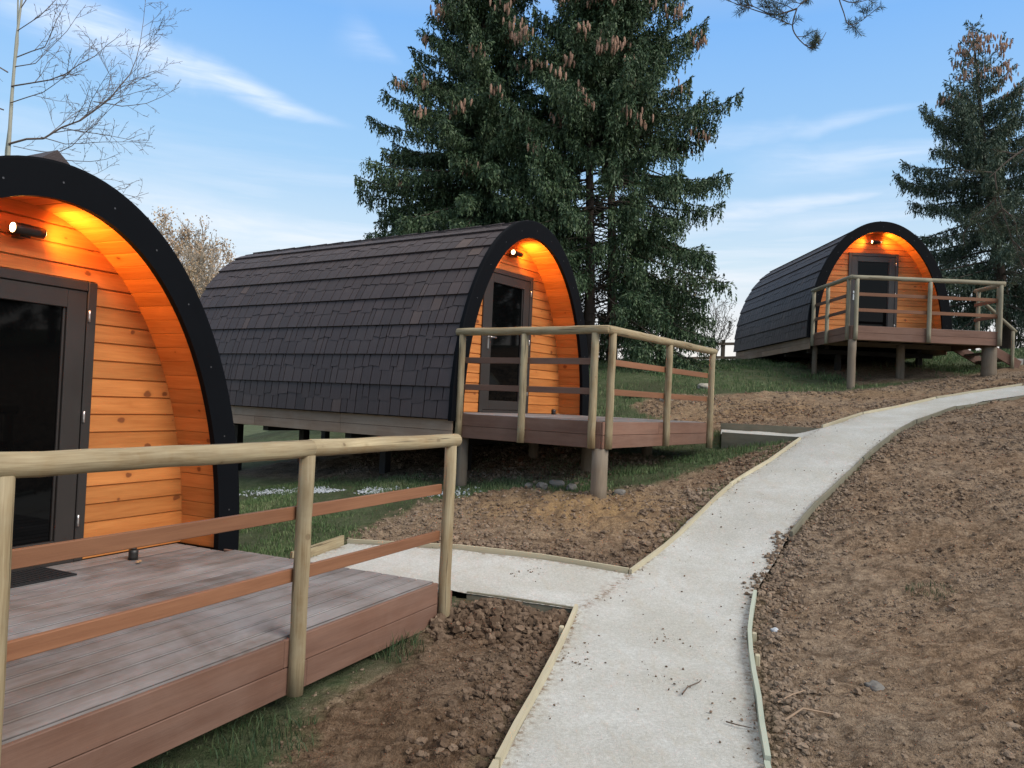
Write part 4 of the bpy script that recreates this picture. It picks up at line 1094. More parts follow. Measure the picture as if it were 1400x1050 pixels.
def spruce(seed, base, apex, rad, zlow, label, mat='spruce', trunk_r=.16, whorl=.20, bare=None, azw=None, cones=(0, 0, 1), density=1.0, tuft=(.090, .040), dead=0, layered=False, topthin=0.0, hang=.52):
    """base/apex: points; rad(hf, az)->branch length; zlow: height fraction of the lowest live branch; bare(hf,az)->inner bare fraction"""
    rng = np.random.default_rng(seed); base = np.array(base, float); apex = np.array(apex, float); Ht = apex[2]-base[2]
    root = empty('spruce_tree', tuple(base)); tag(root, label, 'tree', 'spruce trees')
    hs = np.linspace(0, 1, 26); wob = np.stack([np.sin(hs*5+seed)*.05, np.cos(hs*4+seed)*.05, hs*0], 1)*(hs*(1-hs)*4)[:, None]
    def axisp(h): return base+(apex-base)*h+np.array([sin(h*5+seed)*.05, cos(h*4+seed)*.05, 0])*(h*(1-h)*4)
    tp = np.array([axisp(h) for h in hs]); tp[0, 2] -= .3
    V, Fq = curve_tube(tp, trunk_r, .012, 10); np_obj('trunk', V-base, Fq, M['bark'], smooth=True, parent=root)
    bp0, bp1, br0, br1 = [], [], [], []; NP, ND, NL = [], [], []; tips = []
    h = zlow
    while h < .992:
        nb = int(rng.integers(4, 7)) if h < .9 else 4
        a0 = rng.uniform(0, 2*pi); sagk = rng.uniform(.75, 1.3)
        for b in range(nb):
            az = a0+2*pi*b/nb+rng.normal(0, .25); hh = min(.995, h+rng.normal(0, .014 if not layered else .005))
            L = rad(hh, az)*rng.uniform(.66, 1.14)
            if L < .08: continue
            o = axisp(hh); dv = np.array([cos(az), sin(az), 0]); pv_ = np.array([-sin(az), cos(az), 0])
            k = min(1, hh*1.15)
            ca = (-.22+1.05*k**2)+rng.normal(0, .07); cb = (-.58+.25*k)*sagk; cc = .42+rng.normal(0, .05)
            def bpos(t):
                t = np.asarray(t)[:, None]; return o+dv*L*t*(1-.06*t)+np.array([0, 0, 1.])*L*(ca*t+cb*t**2+cc*t**3)
            ts = np.linspace(0, 1, 8); P = bpos(ts)
            bp0.append(P[:-1]); bp1.append(P[1:]); R = np.linspace(.007+.008*L, .003, 8); br0.append(R[:-1]); br1.append(R[1:])
            t0 = bare(hh, az) if bare else .10
            if t0 >= 1: continue
            # side shoots
            dn_ = density*(1-topthin*max(0, min(1, (hh-.72)/.12))); n = max(3, int(L*(1-t0)/.070*dn_)); t = np.linspace(t0, .98, n)+rng.normal(0, .01, n); side = np.where(np.arange(n) % 2, 1, -1)
            S0 = bpos(np.clip(t, 0, 1)); tg = bpos(np.clip(t+.02, 0, 1.02))-S0; tg /= np.linalg.norm(tg, axis=1)[:, None]
            sl = (.10+.34*(1-t)*min(1.0, L/1.4)+.10*rng.random(n))*min(1, L/.8+.15)
            sd = tg*.62+pv_*side[:, None]*.75+rng.normal(0, .16, (n, 3)); sd /= np.linalg.norm(sd, axis=1)[:, None]
            m = 8; q = np.linspace(.05, 1, m)
            pts = S0[:, None]+sd[:, None]*sl[:, None, None]*q[None, :, None]; pts[..., 2] -= (sl[:, None]*q[None]**2)*.35
            dr = sd[:, None]-np.array([0, 0, .7])*q[None, :, None]; dr = dr/np.linalg.norm(dr, axis=2)[..., None]
            NP.append(pts.reshape(-1, 3)); ND.append(dr.reshape(-1, 3)); NL.append(np.repeat(sl, m)*0+1)
            # hanging curtains of shoots from the branch and from the side shoots
            if L > .5:
                hp = np.concatenate([S0, pts[:, 1], pts[:, 3], pts[:, 5], pts[:, 7]]); keep = rng.random(len(hp)) < .72*dn_; hp = hp[keep]
                hl = rng.uniform(.08, hang, len(hp))*min(1, L/1.6)*(1.1-.55*hh); m2 = 7; q2 = np.linspace(.05, 1, m2)
                sway = rng.normal(0, .12, (len(hp), 3)); sway[:, 2] = -1
                hpts = hp[:, None]+sway[:, None]*hl[:, None, None]*q2[None, :, None]
                dd_ = np.broadcast_to(sway[:, None], hpts.shape); NP.append(hpts.reshape(-1, 3)); ND.append(dd_.reshape(-1, 3)/1.02); NL.append(np.full(hpts.shape[0]*m2, 1.0))
            # needles along the branch itself
            tb = np.linspace(max(t0, .25), 1, max(4, int(L/.05))); B = bpos(tb); tg = np.gradient(B, axis=0); tg /= np.linalg.norm(tg, axis=1)[:, None]+1e-9
            NP.append(B); ND.append(tg+np.array([0, 0, .25])); NL.append(np.ones(len(B)))
            tips.append((hh, bpos(np.array([rng.uniform(.78, 1.0)]))[0], dv, L))
        h += whorl/Ht*rng.uniform(.8, 1.2)*(1.0 if h < .85 else .7)
    # dead thin twigs on the lower trunk
    for _ in range(dead):
        hh = rng.uniform(.04, .5); az = rng.uniform(0, 2*pi); L = rng.uniform(.5, 1.9); o = axisp(hh); dv = np.array([cos(az), sin(az), rng.uniform(-.25, .12)])
        P = o+dv*np.linspace(0, L, 6)[:, None]+np.array([0, 0, -1.])*(np.linspace(0, 1, 6)**2)[:, None]*.12*L+rng.normal(0, .015, (6, 3)); bp0.append(P[:-1]); bp1.append(P[1:]); R = np.linspace(.012, .003, 6); br0.append(R[:-1]); br1.append(R[1:])
        for _k in range(5):
            s = P[rng.integers(1, 5)]; e = s+dv*rng.uniform(.1, .4)+rng.normal(0, .16, 3); bp0.append(s[None]); bp1.append(e[None]); br0.append([.005]); br1.append([.002])
    V, Fq = tubes(np.concatenate(bp0), np.concatenate(bp1), np.concatenate(br0), np.concatenate(br1), 4)
    np_obj('branches', V-base, Fq, M['twig'], parent=root)
    NP = np.concatenate(NP); ND = np.concatenate(ND); n = len(NP)
    V, Fq = needle_quads(NP, ND, tuft[0]*rng.uniform(.7, 1.4, n), tuft[1]*rng.uniform(.6, 1.3, n)*.5, rng)
    np_obj('crown', V-base, Fq, M[mat], tint=rng.random(n), parent=root)
    # cones hanging in clusters near the branch ends: the first hundred as parts, the rest as one mass
    mass = []
    nc, lo, hi = cones
    cand = [t for t in tips if lo < t[0] < hi and t[3] > .3 and t[2][1] < .45]
    rng.shuffle(cand); cnt = 0
    for hh, p, dv, L in cand:
        if cnt >= nc*3.2: break
        for _ in range(int(rng.integers(8, 17))):
            if cnt >= 100:
                mass.append(p+rng.normal(0, .12, 3)*np.array([1, 1, .6])-base+np.array([0, -.06, -.06])); cnt += 1; continue
            o = bpy.data.objects.new('cone', cone_proto()); COL.objects.link(o); o.parent = root
            q = p+rng.normal(0, .12, 3)*np.array([1, 1, .6])-base+np.array([0, -.06, -.06]); o.location = q
            o.rotation_euler = (rng.normal(0, .12), rng.normal(0, .12), rng.uniform(0, 6)); k = rng.uniform(1.1, 1.6); o.scale = (k*1.15, k*1.15, k); cnt += 1
    if mass:
        pm = cone_proto(); cv_ = np.array([v.co[:] for v in pm.vertices]); cf_ = np.array([tuple(q.vertices) for q in pm.polygons]); mass = np.array(mass); k = rng.uniform(1.1, 1.6, len(mass))
        V = (cv_[None]*k[:, None, None]+mass[:, None]).reshape(-1, 3); Fq = (cf_[None]+(np.arange(len(mass))*len(cv_))[:, None, None]).reshape(-1, 4)
        tag(np_obj('cones', V, Fq, M['cone'], parent=root), kind='stuff')
    return root

def gzz(x, y): return h1(x, y)
_sp = []
# tall dense one on the left, a pair with close trunks, one behind the far deck
def radA(h, az): return max(.1, 4.95*(1-max(h, .2))**.92*(1+.10*sin(az*3+h*20))*(1-.22*max(0, cos(az))))
_sp.append(spruce(3, (-.95, 20.3, gzz(-.95, 20.3)), (-1.25, 20.3, 15.6), radA, .04, 'tallest dense spruce, on the left behind the middle pod', cones=(100, .36, .72), trunk_r=.17, density=1.2, whorl=.175, hang=.40))
def radB1(h, az):
    return float(np.interp(h, [0, .3, .6, .8, 1], [2.3, 2.7, 2.2, 1.25, .2]))*(.9+.18*cos(az-pi))*(1+.10*sin(h*41))
def bareB1(h, az): return .10 if h > .45 else (.32 if cos(az-pi) > .1 else .74)
_sp.append(spruce(8, (1.87, 19.3, gzz(1.87, 19.3)), (1.50, 19.3, 14.3), radB1, .14, 'spruce with cones in the middle, left one of two trunks standing close together', cones=(90, .50, .78), bare=bareB1, trunk_r=.15, dead=40, density=1.1))
def radB2(h, az):
    return float(np.interp(h, [0, .2, .46, .7, .82, 1], [2.8, 3.0, 3.3, 2.25, 1.35, .2]))*(.82+.18*cos(az))*(1+.10*sin(h*37))
def bareB2(h, az): return .12 if h > .50 else (.40+.12*sin(az*5) if cos(az) > .1 else .66)
_sp.append(spruce(21, (2.50, 19.7, gzz(2.50, 19.7)), (2.08, 19.9, 14.3), radB2, .07, 'spruce with drooping branches reaching right, right one of two trunks standing close together', cones=(90, .46, .78), bare=bareB2, trunk_r=.15, dead=60, density=1.12, whorl=.18))
def radC(h, az): return max(.25 if h > .86 else .08, 6.0*(1-h)**.98*(1+.16*sin(h*40+az*2)))
_sp.append(spruce(33, (16.9, 26.6, gzz(16.9, 26.6)), (15.3, 26.6, 15.3), radC, .16, 'lone spruce with sparse top at the right, behind the far pod', mat='spruce_grey', cones=(80, .74, .95), trunk_r=.24, whorl=.36, density=1.15, dead=20, tuft=(.115, .038), layered=True, topthin=.75))

def copy_tree(src, x, y, rz, k, label):  # unseen spruces added so the door glass has trees to reflect
    r = src.copy(); COL.objects.link(r); r.location = (x, y, gzz(x, y)); r.rotation_euler = (0, 0, rz); r.scale = (k, k, k); r['label'] = label
    for ch in list(src.children):
        if ch.name.startswith('cone'): continue
        c = ch.copy(); COL.objects.link(c); c.parent = r
    return r
copy_tree(_sp[1], 19.5, 9.0, 1.0, .85, 'added spruce outside the picture on the right, level with the middle deck')
copy_tree(_sp[2], 22.5, 14.5, 2.2, .95, 'added spruce outside the picture on the right, level with the path bend')
copy_tree(_sp[1], 25.5, 20.5, 3.1, 1.0, 'added spruce farthest outside the picture on the right, beyond the far pod')
copy_tree(_sp[2], 21.5, 4.0, 4.0, .8, 'added spruce outside the picture on the right, level with the near deck')
# pine whose trunk stands outside the picture; its limbs hang into view
def pine():
    rng = np.random.default_rng(5); base = np.array((8.6, 8.6, gzz(8.6, 8.6))); root = empty('pine_tree', tuple(base))
    tag(root, 'pine tree standing outside the picture, its limbs hanging in at the top right', 'tree')
    tp = base+np.array([(0, 0, -.3), (.05, 0, 1.5), (.1, .05, 3), (.02, .1, 5), (-.1, .1, 7), (-.2, .1, 9)]); V, Fq = curve_tube(tp, .19, .08, 12); np_obj('trunk', V-base, Fq, M['bark'], smooth=True, parent=root)
    p0, p1, r0, r1 = [], [], [], []; NP, ND = [], []
    def needles(a, b):
        n = max(4, int(np.linalg.norm(b-a)/.0018)); t = rng.random(n)[:, None]; d = (b-a)/(np.linalg.norm(b-a)+1e-9)
        v = rng.normal(0, 1, (n, 3)); v -= (v@d)[:, None]*d; v /= np.linalg.norm(v, axis=1)[:, None]
        NP.append(a+(b-a)*t); ND.append(d*.55+v*.75)
    def shoot(pts, ra, rb, foliage=0):
        pts = np.asarray(pts, float); n = len(pts); R = np.linspace(ra, rb, n); p0.append(pts[:-1]); p1.append(pts[1:]); r0.append(R[:-1]); r1.append(R[1:])
        if foliage:
            for a, b in zip(pts[:-1][-foliage:], pts[1:][-foliage:]): needles(a, b)
    def twiggy(p, d, L, depth):
        d = d/np.linalg.norm(d); pts = [p]
        for k in range(4): d = d+rng.normal(0, .20, 3)+np.array([0, 0, .10]); d /= np.linalg.norm(d); pts.append(pts[-1]+d*L/4)
        shoot(pts, .004+.005*depth, .003, 2 if depth else 3)
        if depth:
            for k in (1, 2, 3, 4):
                if rng.random() < .85: twiggy(pts[k], d+rng.normal(0, .75, 3), L*.52, depth-1)
    def limb(pts, ra, spots, L, depth=1):
        shoot(pts, ra, .008); pts = np.asarray(pts, float)
        for i, f, dx, dy, dz in spots: twiggy(pts[i]+(pts[min(i+1, len(pts)-1)]-pts[i])*f, np.array((dx, dy, dz), float), L*rng.uniform(.8, 1.2), depth)
    def smooth(P, k=3):
        P = [np.array(q, float) for q in P]; out = []
        for i in range(len(P)-1):
            a, b, c, d = P[max(0, i-1)], P[i], P[i+1], P[min(len(P)-1, i+2)]
            for j in range(k):
                t = j/k; out.append(.5*((2*b)+(c-a)*t+(2*a-5*b+4*c-d)*t*t+(3*b-a-3*c+d)*t**3))
        return np.array(out+[P[-1]])
    def spray(P, ra, n, L, lo=0.0, depth=0, base_dir=(0, 0, .4)):
        P = smooth(P); shoot(P, ra, .003)
        for _ in range(n):
            i = int(rng.uniform(lo, 1)*(len(P)-1)); d = P[min(i+1, len(P)-1)]-P[max(0, i-1)]; d /= np.linalg.norm(d)+1e-9
            twiggy(P[i], d*.7+rng.normal(0, .6, 3)+np.array(base_dir), L*rng.uniform(.6, 1.25), depth)
    shoot(smooth([(8.55, 8.70, 6.6), (6.8, 8.5, 7.0), (5.3, 8.35, 6.95), (4.3, 8.25, 6.75), (3.69, 8.2, 6.50)]), .05, .020)
    spray([(3.69, 8.2, 6.50), (3.31, 8.2, 6.21), (2.95, 8.2, 6.00), (2.85, 8.2, 5.90)], .018, 7, .30)
    spray([(2.85, 8.2, 5.90), (2.72, 8.2, 5.85), (2.59, 8.2, 5.82), (2.35, 8.2, 5.88), (2.09, 8.2, 5.96)], .010, 11, .22, base_dir=(-.2, 0, .5))
    spray([(2.59, 8.2, 5.82), (2.40, 8.25, 5.93), (2.2, 8.3, 6.05)], .006, 6, .2)
    spray([(2.85, 8.2, 5.90), (2.81, 8.2, 5.72), (2.86, 8.2, 5.60), (2.99, 8.2, 5.49), (3.09, 8.2, 5.52), (3.17, 8.2, 5.66)], .008, 8, .15, .45)
    spray([(2.81, 8.2, 5.72), (2.70, 8.2, 5.76), (2.60, 8.2, 5.80)], .005, 4, .12)
    spray([(3.27, 8.2, 6.13), (3.30, 8.2, 6.01), (3.35, 8.2, 5.88), (3.40, 8.2, 5.76), (3.51, 8.2, 5.78), (3.69, 8.2, 5.93)], .007, 7, .14, .6)
    spray([(3.30, 8.2, 6.03), (3.45, 8.2, 5.99), (3.66, 8.2, 6.05)], .006, 4, .14)
    cut = len(p0)
    # lower pale limb crossing the right edge
    shoot(smooth([(8.61, 8.69, 5.6), (7.3, 8.4, 5.45), (6.5, 8.3, 5.2), (5.92, 8.2, 4.95)]), .045, .026)
    spray([(5.92, 8.2, 4.95), (5.62, 8.2, 4.70), (5.31, 8.2, 4.50), (5.12, 8.2, 4.35), (4.95, 8.2, 4.18)], .022, 3, .35, .2, 1, (0, 0, -.4))
    spray([(5.01, 8.2, 4.24), (5.03, 8.2, 4.09), (5.10, 8.2, 3.86), (5.22, 8.2, 3.52), (5.33, 8.2, 3.29)], .008, 7, .40, .3, 1, (.2, 0, -.3))
    spray([(4.98, 8.2, 4.24), (4.81, 8.2, 4.25), (4.62, 8.2, 4.25)], .007, 2, .2, .5)
    spray([(5.92, 8.2, 4.95), (5.85, 8.3, 4.5), (5.75, 8.35, 4.0), (5.6, 8.4, 3.6)], .012, 8, .45, .2, 1, (-.2, 0, -.3))
    for sl_ in (slice(0, cut), slice(cut, None)):
        V, Fq = tubes(np.concatenate(p0[sl_]), np.concatenate(p1[sl_]), np.concatenate(r0[sl_]), np.concatenate(r1[sl_]), 6); np_obj('limb', V-base, Fq, M['twig'], parent=root)
    NP = np.concatenate(NP); ND = np.concatenate(ND); n = len(NP)
    V, Fq = needle_quads(NP, ND, rng.uniform(.05, .085, n), np.full(n, .0030), rng); np_obj('crown', V-base, Fq, M['pineneedle'], tint=rng.random(n), parent=root)
pine()

# ------------------------------------------------------------------ bare broadleaved trees and bushes
M['birch'] = plain('pale_grey_bark', (.34, .34, .28), .8, var=.25, scale=10, bumpk=.2)
M['baretwig'] = plain('bare_twig', (.13, .10, .085), .85, var=.25, scale=10, bumpk=0)
M['fartwig'] = plain('far_bare_twig', (.40, .345, .28), .9, var=.3, scale=3, bumpk=0)  # distance haze is put into this pale twig colour
M['bushtwig'] = plain('bush_twig', (.10, .085, .065), .9, var=.3, scale=8, bumpk=0)
M['rust'] = grass_mat('withered_leaf', (.30, .19, .11), (.42, .29, .175), (.55, .45, .31))
M['ivy'] = grass_mat('bush_leaf', (.03, .045, .02), (.06, .075, .035), (.14, .12, .06))

def grow(rng, pts, ra, rb, depth, out, up=.25, lenk=(.30, .55), step=.55, ang=.9, minr=.003):
    pts = np.asarray(pts, float); n = len(pts); R = np.linspace(ra, rb, n)
    for i in range(n-1): out.append((pts[i], pts[i+1], R[i], R[i+1]))
    if depth <= 0: return
    seg = np.linalg.norm(np.diff(pts, axis=0), axis=1); tot = seg.sum(); cum = np.r_[0, np.cumsum(seg)]
    s = tot*.15+rng.uniform(0, step)
    while s < tot*.98:
        i = min(n-2, int(np.searchsorted(cum, s)-1)); f = (s-cum[i])/seg[i]; p = pts[i]*(1-f)+pts[i+1]*f; d = (pts[i+1]-pts[i])/seg[i]
        v = rng.normal(0, 1, 3); v -= (v@d)*d; v /= np.linalg.norm(v); dd = d*cos(ang*rng.uniform(.6, 1.1))+v*sin(ang)+np.array([0, 0, up]); dd /= np.linalg.norm(dd)
        L = (tot-s*.6)*rng.uniform(*lenk); q = [p]; m = 4
        for k in range(m): dd = dd+rng.normal(0, .13, 3)+np.array([0, 0, up*.18]); dd /= np.linalg.norm(dd); q.append(q[-1]+dd*L/m)
        r = max(minr, (R[i]*(1-f)+R[i+1]*f)*.5); grow(rng, q, r, minr*.8, depth-1, out, up, lenk, max(.11, step*.55), ang, minr)
        s += step*rng.uniform(.6, 1.4)
def seg_obj(name, out, mat, root, base, k=4):
    V, Fq = tubes(np.array([o[0] for o in out]), np.array([o[1] for o in out]), np.array([o[2] for o in out]), np.array([o[3] for o in out]), k); return np_obj(name, V-base, Fq, M[mat], parent=root)

def left_tree():
    rng = np.random.default_rng(14); Dp = 15.0; base = np.array((-9.35, Dp, gzz(-9.35, Dp))); root = empty('bare_tree', tuple(base)); tag(root, 'tall leafless twin stemmed tree with pale trunks behind the nearest pod', 'tree')
    def pp(px, py, d=0.0):        # a plan for the stems, in metres across and up
        return np.array([-9.67+(px-.0443*(549-py)-17)/1065*Dp, Dp+d, 5.94+(211-py)/1065*Dp])
    s1 = [base+np.array([-.35, 0, -.3]), base+np.array([-.45, 0, 3.]), pp(13, 211), pp(16, 140), pp(22, 50), pp(29, -10), pp(34, -90), pp(36, -190)]
    s2 = [base+np.array([-.5, .1, -.3]), base+np.array([-.62, .1, 3.]), pp(6, 205, .1), pp(11, 160, .1), pp(14, 95, .1), pp(19, 55, .1), pp(14, -20, .2), pp(8, -120, .3)]
    V1, F1 = curve_tube(np.array(s1), .046, .010, 10); V2, F2 = curve_tube(np.array(s2), .042, .010, 10)
    np_obj('trunk', np.concatenate([V1, V2])-base, np.concatenate([F1, F2+len(V1)]), M['birch'], smooth=True, parent=root)
    out = []
    main = [([(15, 198), (58, 186), (105, 157), (138, 118), (158, 78), (170, 28), (172, -40)], .024), ([(130, 134), (160, 132), (190, 123), (231, 93)], .011), ([(60, 187), (95, 196), (150, 193), (222, 195)], .010),
            ([(17, 118), (68, 106), (110, 84), (150, 55), (168, 38)], .017), ([(17, 142), (60, 124), (98, 104), (118, 80), (140, 62)], .012), ([(22, 76), (60, 60), (80, 25), (100, -15)], .014), ([(24, 40), (55, 20), (75, -10), (85, -50)], .012), ([(20, 200), (70, 207), (100, 208)], .007),
            ([(70, 213), (100, 196), (135, 165), (172, 130)], .012), ([(80, 215), (125, 216), (170, 205)], .009), ([(90, 220), (135, 240), (165, 262), (195, 250)], .008), ([(150, 260), (180, 262), (208, 268)], .006), ([(150, 255), (172, 250), (190, 240)], .006), ([(150, 274), (175, 282), (200, 292)], .006),
            ([(14, 100), (-30, 70), (-60, 20)], .015), ([(5, 150), (-40, 140), (-70, 110)], .014), ([(26, 10), (60, -30), (90, -90)], .012), ([(20, 90), (50, 85), (95, 40), (118, 0)], .012)]
    for P, r in main:
        P2 = []; dz = rng.uniform(-.5, .5)
        for k, (x, y) in enumerate(P): P2.append(pp(x, y, dz*k*.4+rng.normal(0, .04)))
        Q = [P2[0]]
        for a, b in zip(P2[:-1], P2[1:]): Q += [a*.5+b*.5+rng.normal(0, .015, 3), b]
        grow(rng, Q, r*.95, .0035, 3, out, up=.10, lenk=(.25, .50), step=.20, ang=.85, minr=.0036)
    seg_obj('branches', out, 'baretwig', root, base, 4)
left_tree()

def far_tree(seed, x, y, top, spread, label, leafy, name='bare_tree', twig='fartwig', leafmat='rust', leafsize=.16, depth=3, grp='bare trees beyond the left field', cat='tree', step=1.1, minr=.022, stems=1):
    rng = np.random.default_rng(seed); base = np.array((x, y, gzz(x, y))); root = empty(name, tuple(base)); tag(root, label, cat, grp); Ht = top-base[2]; out = []
    tr = []
    for s_ in range(stems):
        lean = rng.normal(0, .05+.10*(stems > 1), 2)*Ht; P = [base+np.array([lean[0]*t, lean[1]*t, Ht*t*.97])+rng.normal(0, .02*Ht*.3, 3)*t for t in np.linspace(0, 1, 7)]; P[0][2] -= .2
        tr.append(P); grow(rng, P, .018*Ht/stems**.5, minr, depth, out, up=.42, lenk=(spread*.6, spread), step=step, ang=.75, minr=minr)
    seg_obj('branches' if stems == 1 else 'stems', out, twig, root, base, 3)
    if stems == 1:
        V, Fq = curve_tube(np.array(tr[0]), .02*Ht, minr, 7); np_obj('trunk', V-base, Fq, M[twig], smooth=True, parent=root)
    if leafy:
        e = np.array([o[1] for o in out]); i = rng.integers(0, len(e), leafy); P = e[i]+rng.normal(0, .22*leafsize/.16, (leafy, 3)); D = rng.normal(0, 1, (leafy, 3)); D /= np.linalg.norm(D, axis=1)[:, None]
        V, Fq = needle_quads(P, D, leafsize*rng.uniform(.6, 1.4, leafy), leafsize*.35*rng.uniform(.6, 1.4, leafy), rng); np_obj('foliage', V-base, Fq, M[leafmat], tint=rng.random(leafy), parent=root)
    return root
far_tree(1, -27.2, 58, 12.4, .60, 'tall bare tree with pale rusty leaves nearest the arch of the first pod', 9000, leafsize=.18, step=.62)
far_tree(2, -24.6, 60, 12.3, .60, 'tall bare greyish tree second from the arch of the first pod, beyond the field', 5500, leafsize=.17, step=.5)
far_tree(3, -22.9, 57, 11.0, .60, 'bare pale tree between taller and lower ones above the rear of the middle pod', 4500, leafsize=.16, step=.5)
far_tree(4, -21.2, 60, 11.3, .50, 'narrow bare tree standing rightmost, just above the rear end of the middle pod roof', 6000, leafsize=.17, step=.5)
far_tree(5, -29.8, 60, 11.5, .5, 'bare tree mostly hidden behind the arch of the first pod', 12000, leafsize=.20, step=.7)
far_tree(6, -21.6, 52, 8.4, .62, 'rounded rust brown bush below the bare trees, beside the arch of the first pod', 7000, 'autumn_bush', leafsize=.15, grp='autumn bushes beyond the left field', cat='bush', step=.8)
far_tree(7, -20.3, 53, 7.9, .62, 'rust brown bush below the bare trees, right against the middle pod roof', 6000, 'autumn_bush', leafsize=.15, grp='autumn bushes beyond the left field', cat='bush', step=.8)
# scrub by the fence behind the middle and far decks
far_tree(11, 6.5, 25.2, 4.9, .75, 'leafless bush beside the rear corner of the far pod', 500, 'bare_bush', 'bushtwig', 'ivy', .05, 3, 'bushes on the crest by the fence', 'bush', .35, .006, 4)
far_tree(12, 5.5, 25.6, 4.5, .75, 'bare thin bush in front of the fence, second left of the far pod', 500, 'bare_bush', 'bushtwig', 'ivy', .05, 3, 'bushes on the crest by the fence', 'bush', .35, .006, 4)
far_tree(13, 4.5, 22.6, 5.0, .85, 'dark leafy bush under the right hand spruce branches by the fence', 5200, 'leafy_bush', 'bushtwig', 'ivy', .09, 3, 'bushes on the crest by the fence', 'bush', .35, .007, 5)
far_tree(14, 3.3, 23.0, 4.6, .8, 'loose bare bush behind the spruce trunks, seen between the deck posts', 900, 'bare_bush', 'bushtwig', 'ivy', .06, 3, 'bushes on the crest by the fence', 'bush', .35, .007, 4)

# ------------------------------------------------------------------ world, sun, camera
SUN_EL, SUN_AZ = 38.0, 125.0          # azimuth clockwise from straight ahead
w = bpy.data.worlds.new('World'); scene.world = w; w.use_nodes = True
t = w.node_tree; t.nodes.clear(); g = G(t)
out = g.n('ShaderNodeOutputWorld'); bg = g.n('ShaderNodeBackground', {'Strength': .112}); t.links.new(bg.outputs[0], out.inputs[0])
sky = g.n('ShaderNodeTexSky', sky_type='NISHITA', sun_disc=False, sun_elevation=radians(SUN_EL), sun_rotation=radians(SUN_AZ), altitude=100, air_density=1.0, dust_density=.6, ozone_density=1.6)
dirv = g.n('ShaderNodeTexCoord').outputs['Generated']
nrm = g.n('ShaderNodeVectorMath', {0: dirv}, operation='NORMALIZE').outputs[0]
sep = g.n('ShaderNodeSeparateXYZ', {0: nrm})
el = g.math('MULTIPLY', g.math('ARCSINE', sep.outputs[2]), 180/pi)
az = g.math('MULTIPLY', g.math('ARCTAN2', sep.outputs[0], sep.outputs[1]), 180/pi)
SKYGAIN = 1.0
grad = g.ramp(g.math('DIVIDE', el, 60.0, clamp=True), [(0, (6.9, 6.0, 5.6)), (.08, (6.4, 6.1, 5.9)), (.17, (4.5, 5.5, 6.2)), (.28, (2.55, 4.35, 6.4)), (.43, (1.55, 3.45, 6.6)), (.60, (4.0, 4.6, 5.4)), (1, (6.2, 5.9, 5.5))])
base = g.mix(.85, sky.outputs[0], grad)
# thin cirrus: one long streak at the left, bands low on the right, veil near the horizon
u1 = g.noise(g.comb(g.math('MULTIPLY', az, .10), g.math('MULTIPLY', el, .10)), 1.0, 4, .6, .6)
elw = g.math('ADD', el, g.math('MULTIPLY', g.math('SUBTRACT', u1, .5), 2.2))
def streak(a0, e0, a1, e1, width, soft, gain):
    """cloud band along a line in azimuth/elevation"""
    dx, dy = a1-a0, e1-e0; L = math.hypot(dx, dy); dx /= L; dy /= L
    ra = g.math('SUBTRACT', az, a0); re = g.math('SUBTRACT', elw, e0)
    along = g.math('DIVIDE', g.math('ADD', g.math('MULTIPLY', ra, dx), g.math('MULTIPLY', re, dy)), L)
    perp = g.math('SUBTRACT', g.math('MULTIPLY', re, dx), g.math('MULTIPLY', ra, dy))
    wd = g.math('MULTIPLY', g.math('SUBTRACT', 1.15, along), width)
    a = g.math('DIVIDE', g.math('ABSOLUTE', perp), g.math('MAXIMUM', wd, .15))
    body = g.math('SUBTRACT', 1.0, g.rng(a, 0, 1.5, smooth=True))
    ends = g.math('MULTIPLY', g.rng(along, -soft, soft*.6, smooth=True), g.math('SUBTRACT', 1.0, g.rng(along, 1-soft, 1.05, smooth=True)))
    return g.math('MULTIPLY', g.math('MULTIPLY', body, ends), gain)
fine = g.noise(g.comb(g.math('ADD', g.math('MULTIPLY', az, .16), g.math('MULTIPLY', el, .30)), g.math('MULTIPLY', el, 1.1)), 1.0, 6, .62, .5)
wisp = g.rng(fine, .30, .62)
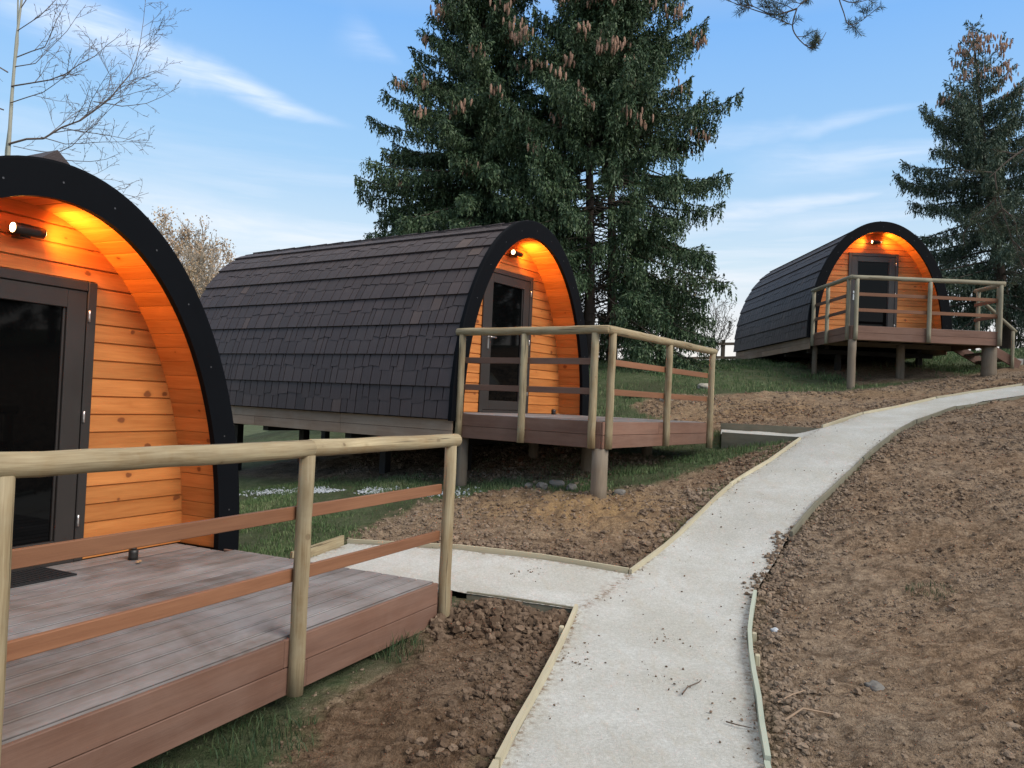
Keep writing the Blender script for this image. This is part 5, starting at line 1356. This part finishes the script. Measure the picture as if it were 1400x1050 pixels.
parts = [streak(-34, 22.8, -12.6, 18.4, 1.7, .30, .62), streak(-12.6, 24.4, -9, 23.0, 1.2, .5, .22), streak(15, 18.7, 29, 20.0, .8, .45, .26), streak(19, 17.0, 33, 17.0, 1.1, .45, .34), streak(14.5, 13.6, 27, 15.3, .8, .35, .48), streak(19, 13.0, 30, 13.6, .7, .4, .30), streak(-25, 11.6, -6, 10.6, 1.6, .4, .42)]
cl = parts[0]
for p_ in parts[1:]: cl = g.math('MAXIMUM', cl, p_)
cl = g.math('MULTIPLY', cl, g.rng(wisp, 0, 1, .35, 1.0))
bands = g.noise(g.comb(g.math('MULTIPLY', az, .045), g.math('MULTIPLY', el, .62)), 1.0, 5, .6, .35)
low = g.math('MULTIPLY', g.rng(bands, .46, .68), g.math('MULTIPLY', g.rng(el, 20, 8, smooth=True), .42))
cl = g.math('MAXIMUM', cl, low)
ccol = g.mix(g.rng(el, 3, 22), (7.4, 6.8, 6.7), (6.6, 7.0, 7.8))
fin = g.mix(cl, base, ccol)
below = g.rng(el, -1.5, 0.0)
fin = g.mix(below, (2.2, 1.9, 1.6), fin)
t.links.new(fin, bg.inputs[0])

sl = bpy.data.lights.new('sun', 'SUN'); sl.energy = 2.3; sl.angle = radians(34); sl.color = (1.0, .92, .83)
so = bpy.data.objects.new('sun', sl); COL.objects.link(so)
sd = Vector((sin(radians(SUN_AZ))*cos(radians(SUN_EL)), cos(radians(SUN_AZ))*cos(radians(SUN_EL)), sin(radians(SUN_EL))))
so.rotation_euler = sd.to_track_quat('Z', 'Y').to_euler(); so.location = (12, -8, 18)

cam = bpy.data.cameras.new('camera'); co = bpy.data.objects.new('camera', cam); COL.objects.link(co); scene.camera = co
cam.sensor_width = 36; cam.lens = 27.399; cam.clip_start = .05; cam.clip_end = 5000
co.matrix_world = Matrix.Translation((0, 0, 1.6)) @ (Matrix.Rotation(pi/2+radians(1.2279), 4, 'X') @ Matrix.Rotation(radians(2.5409), 4, 'Z'))

vs = scene.view_settings; vs.view_transform = 'Standard'; vs.look = 'None'; vs.exposure = 0.48; vs.gamma = 1.0; vs.use_curve_mapping = False
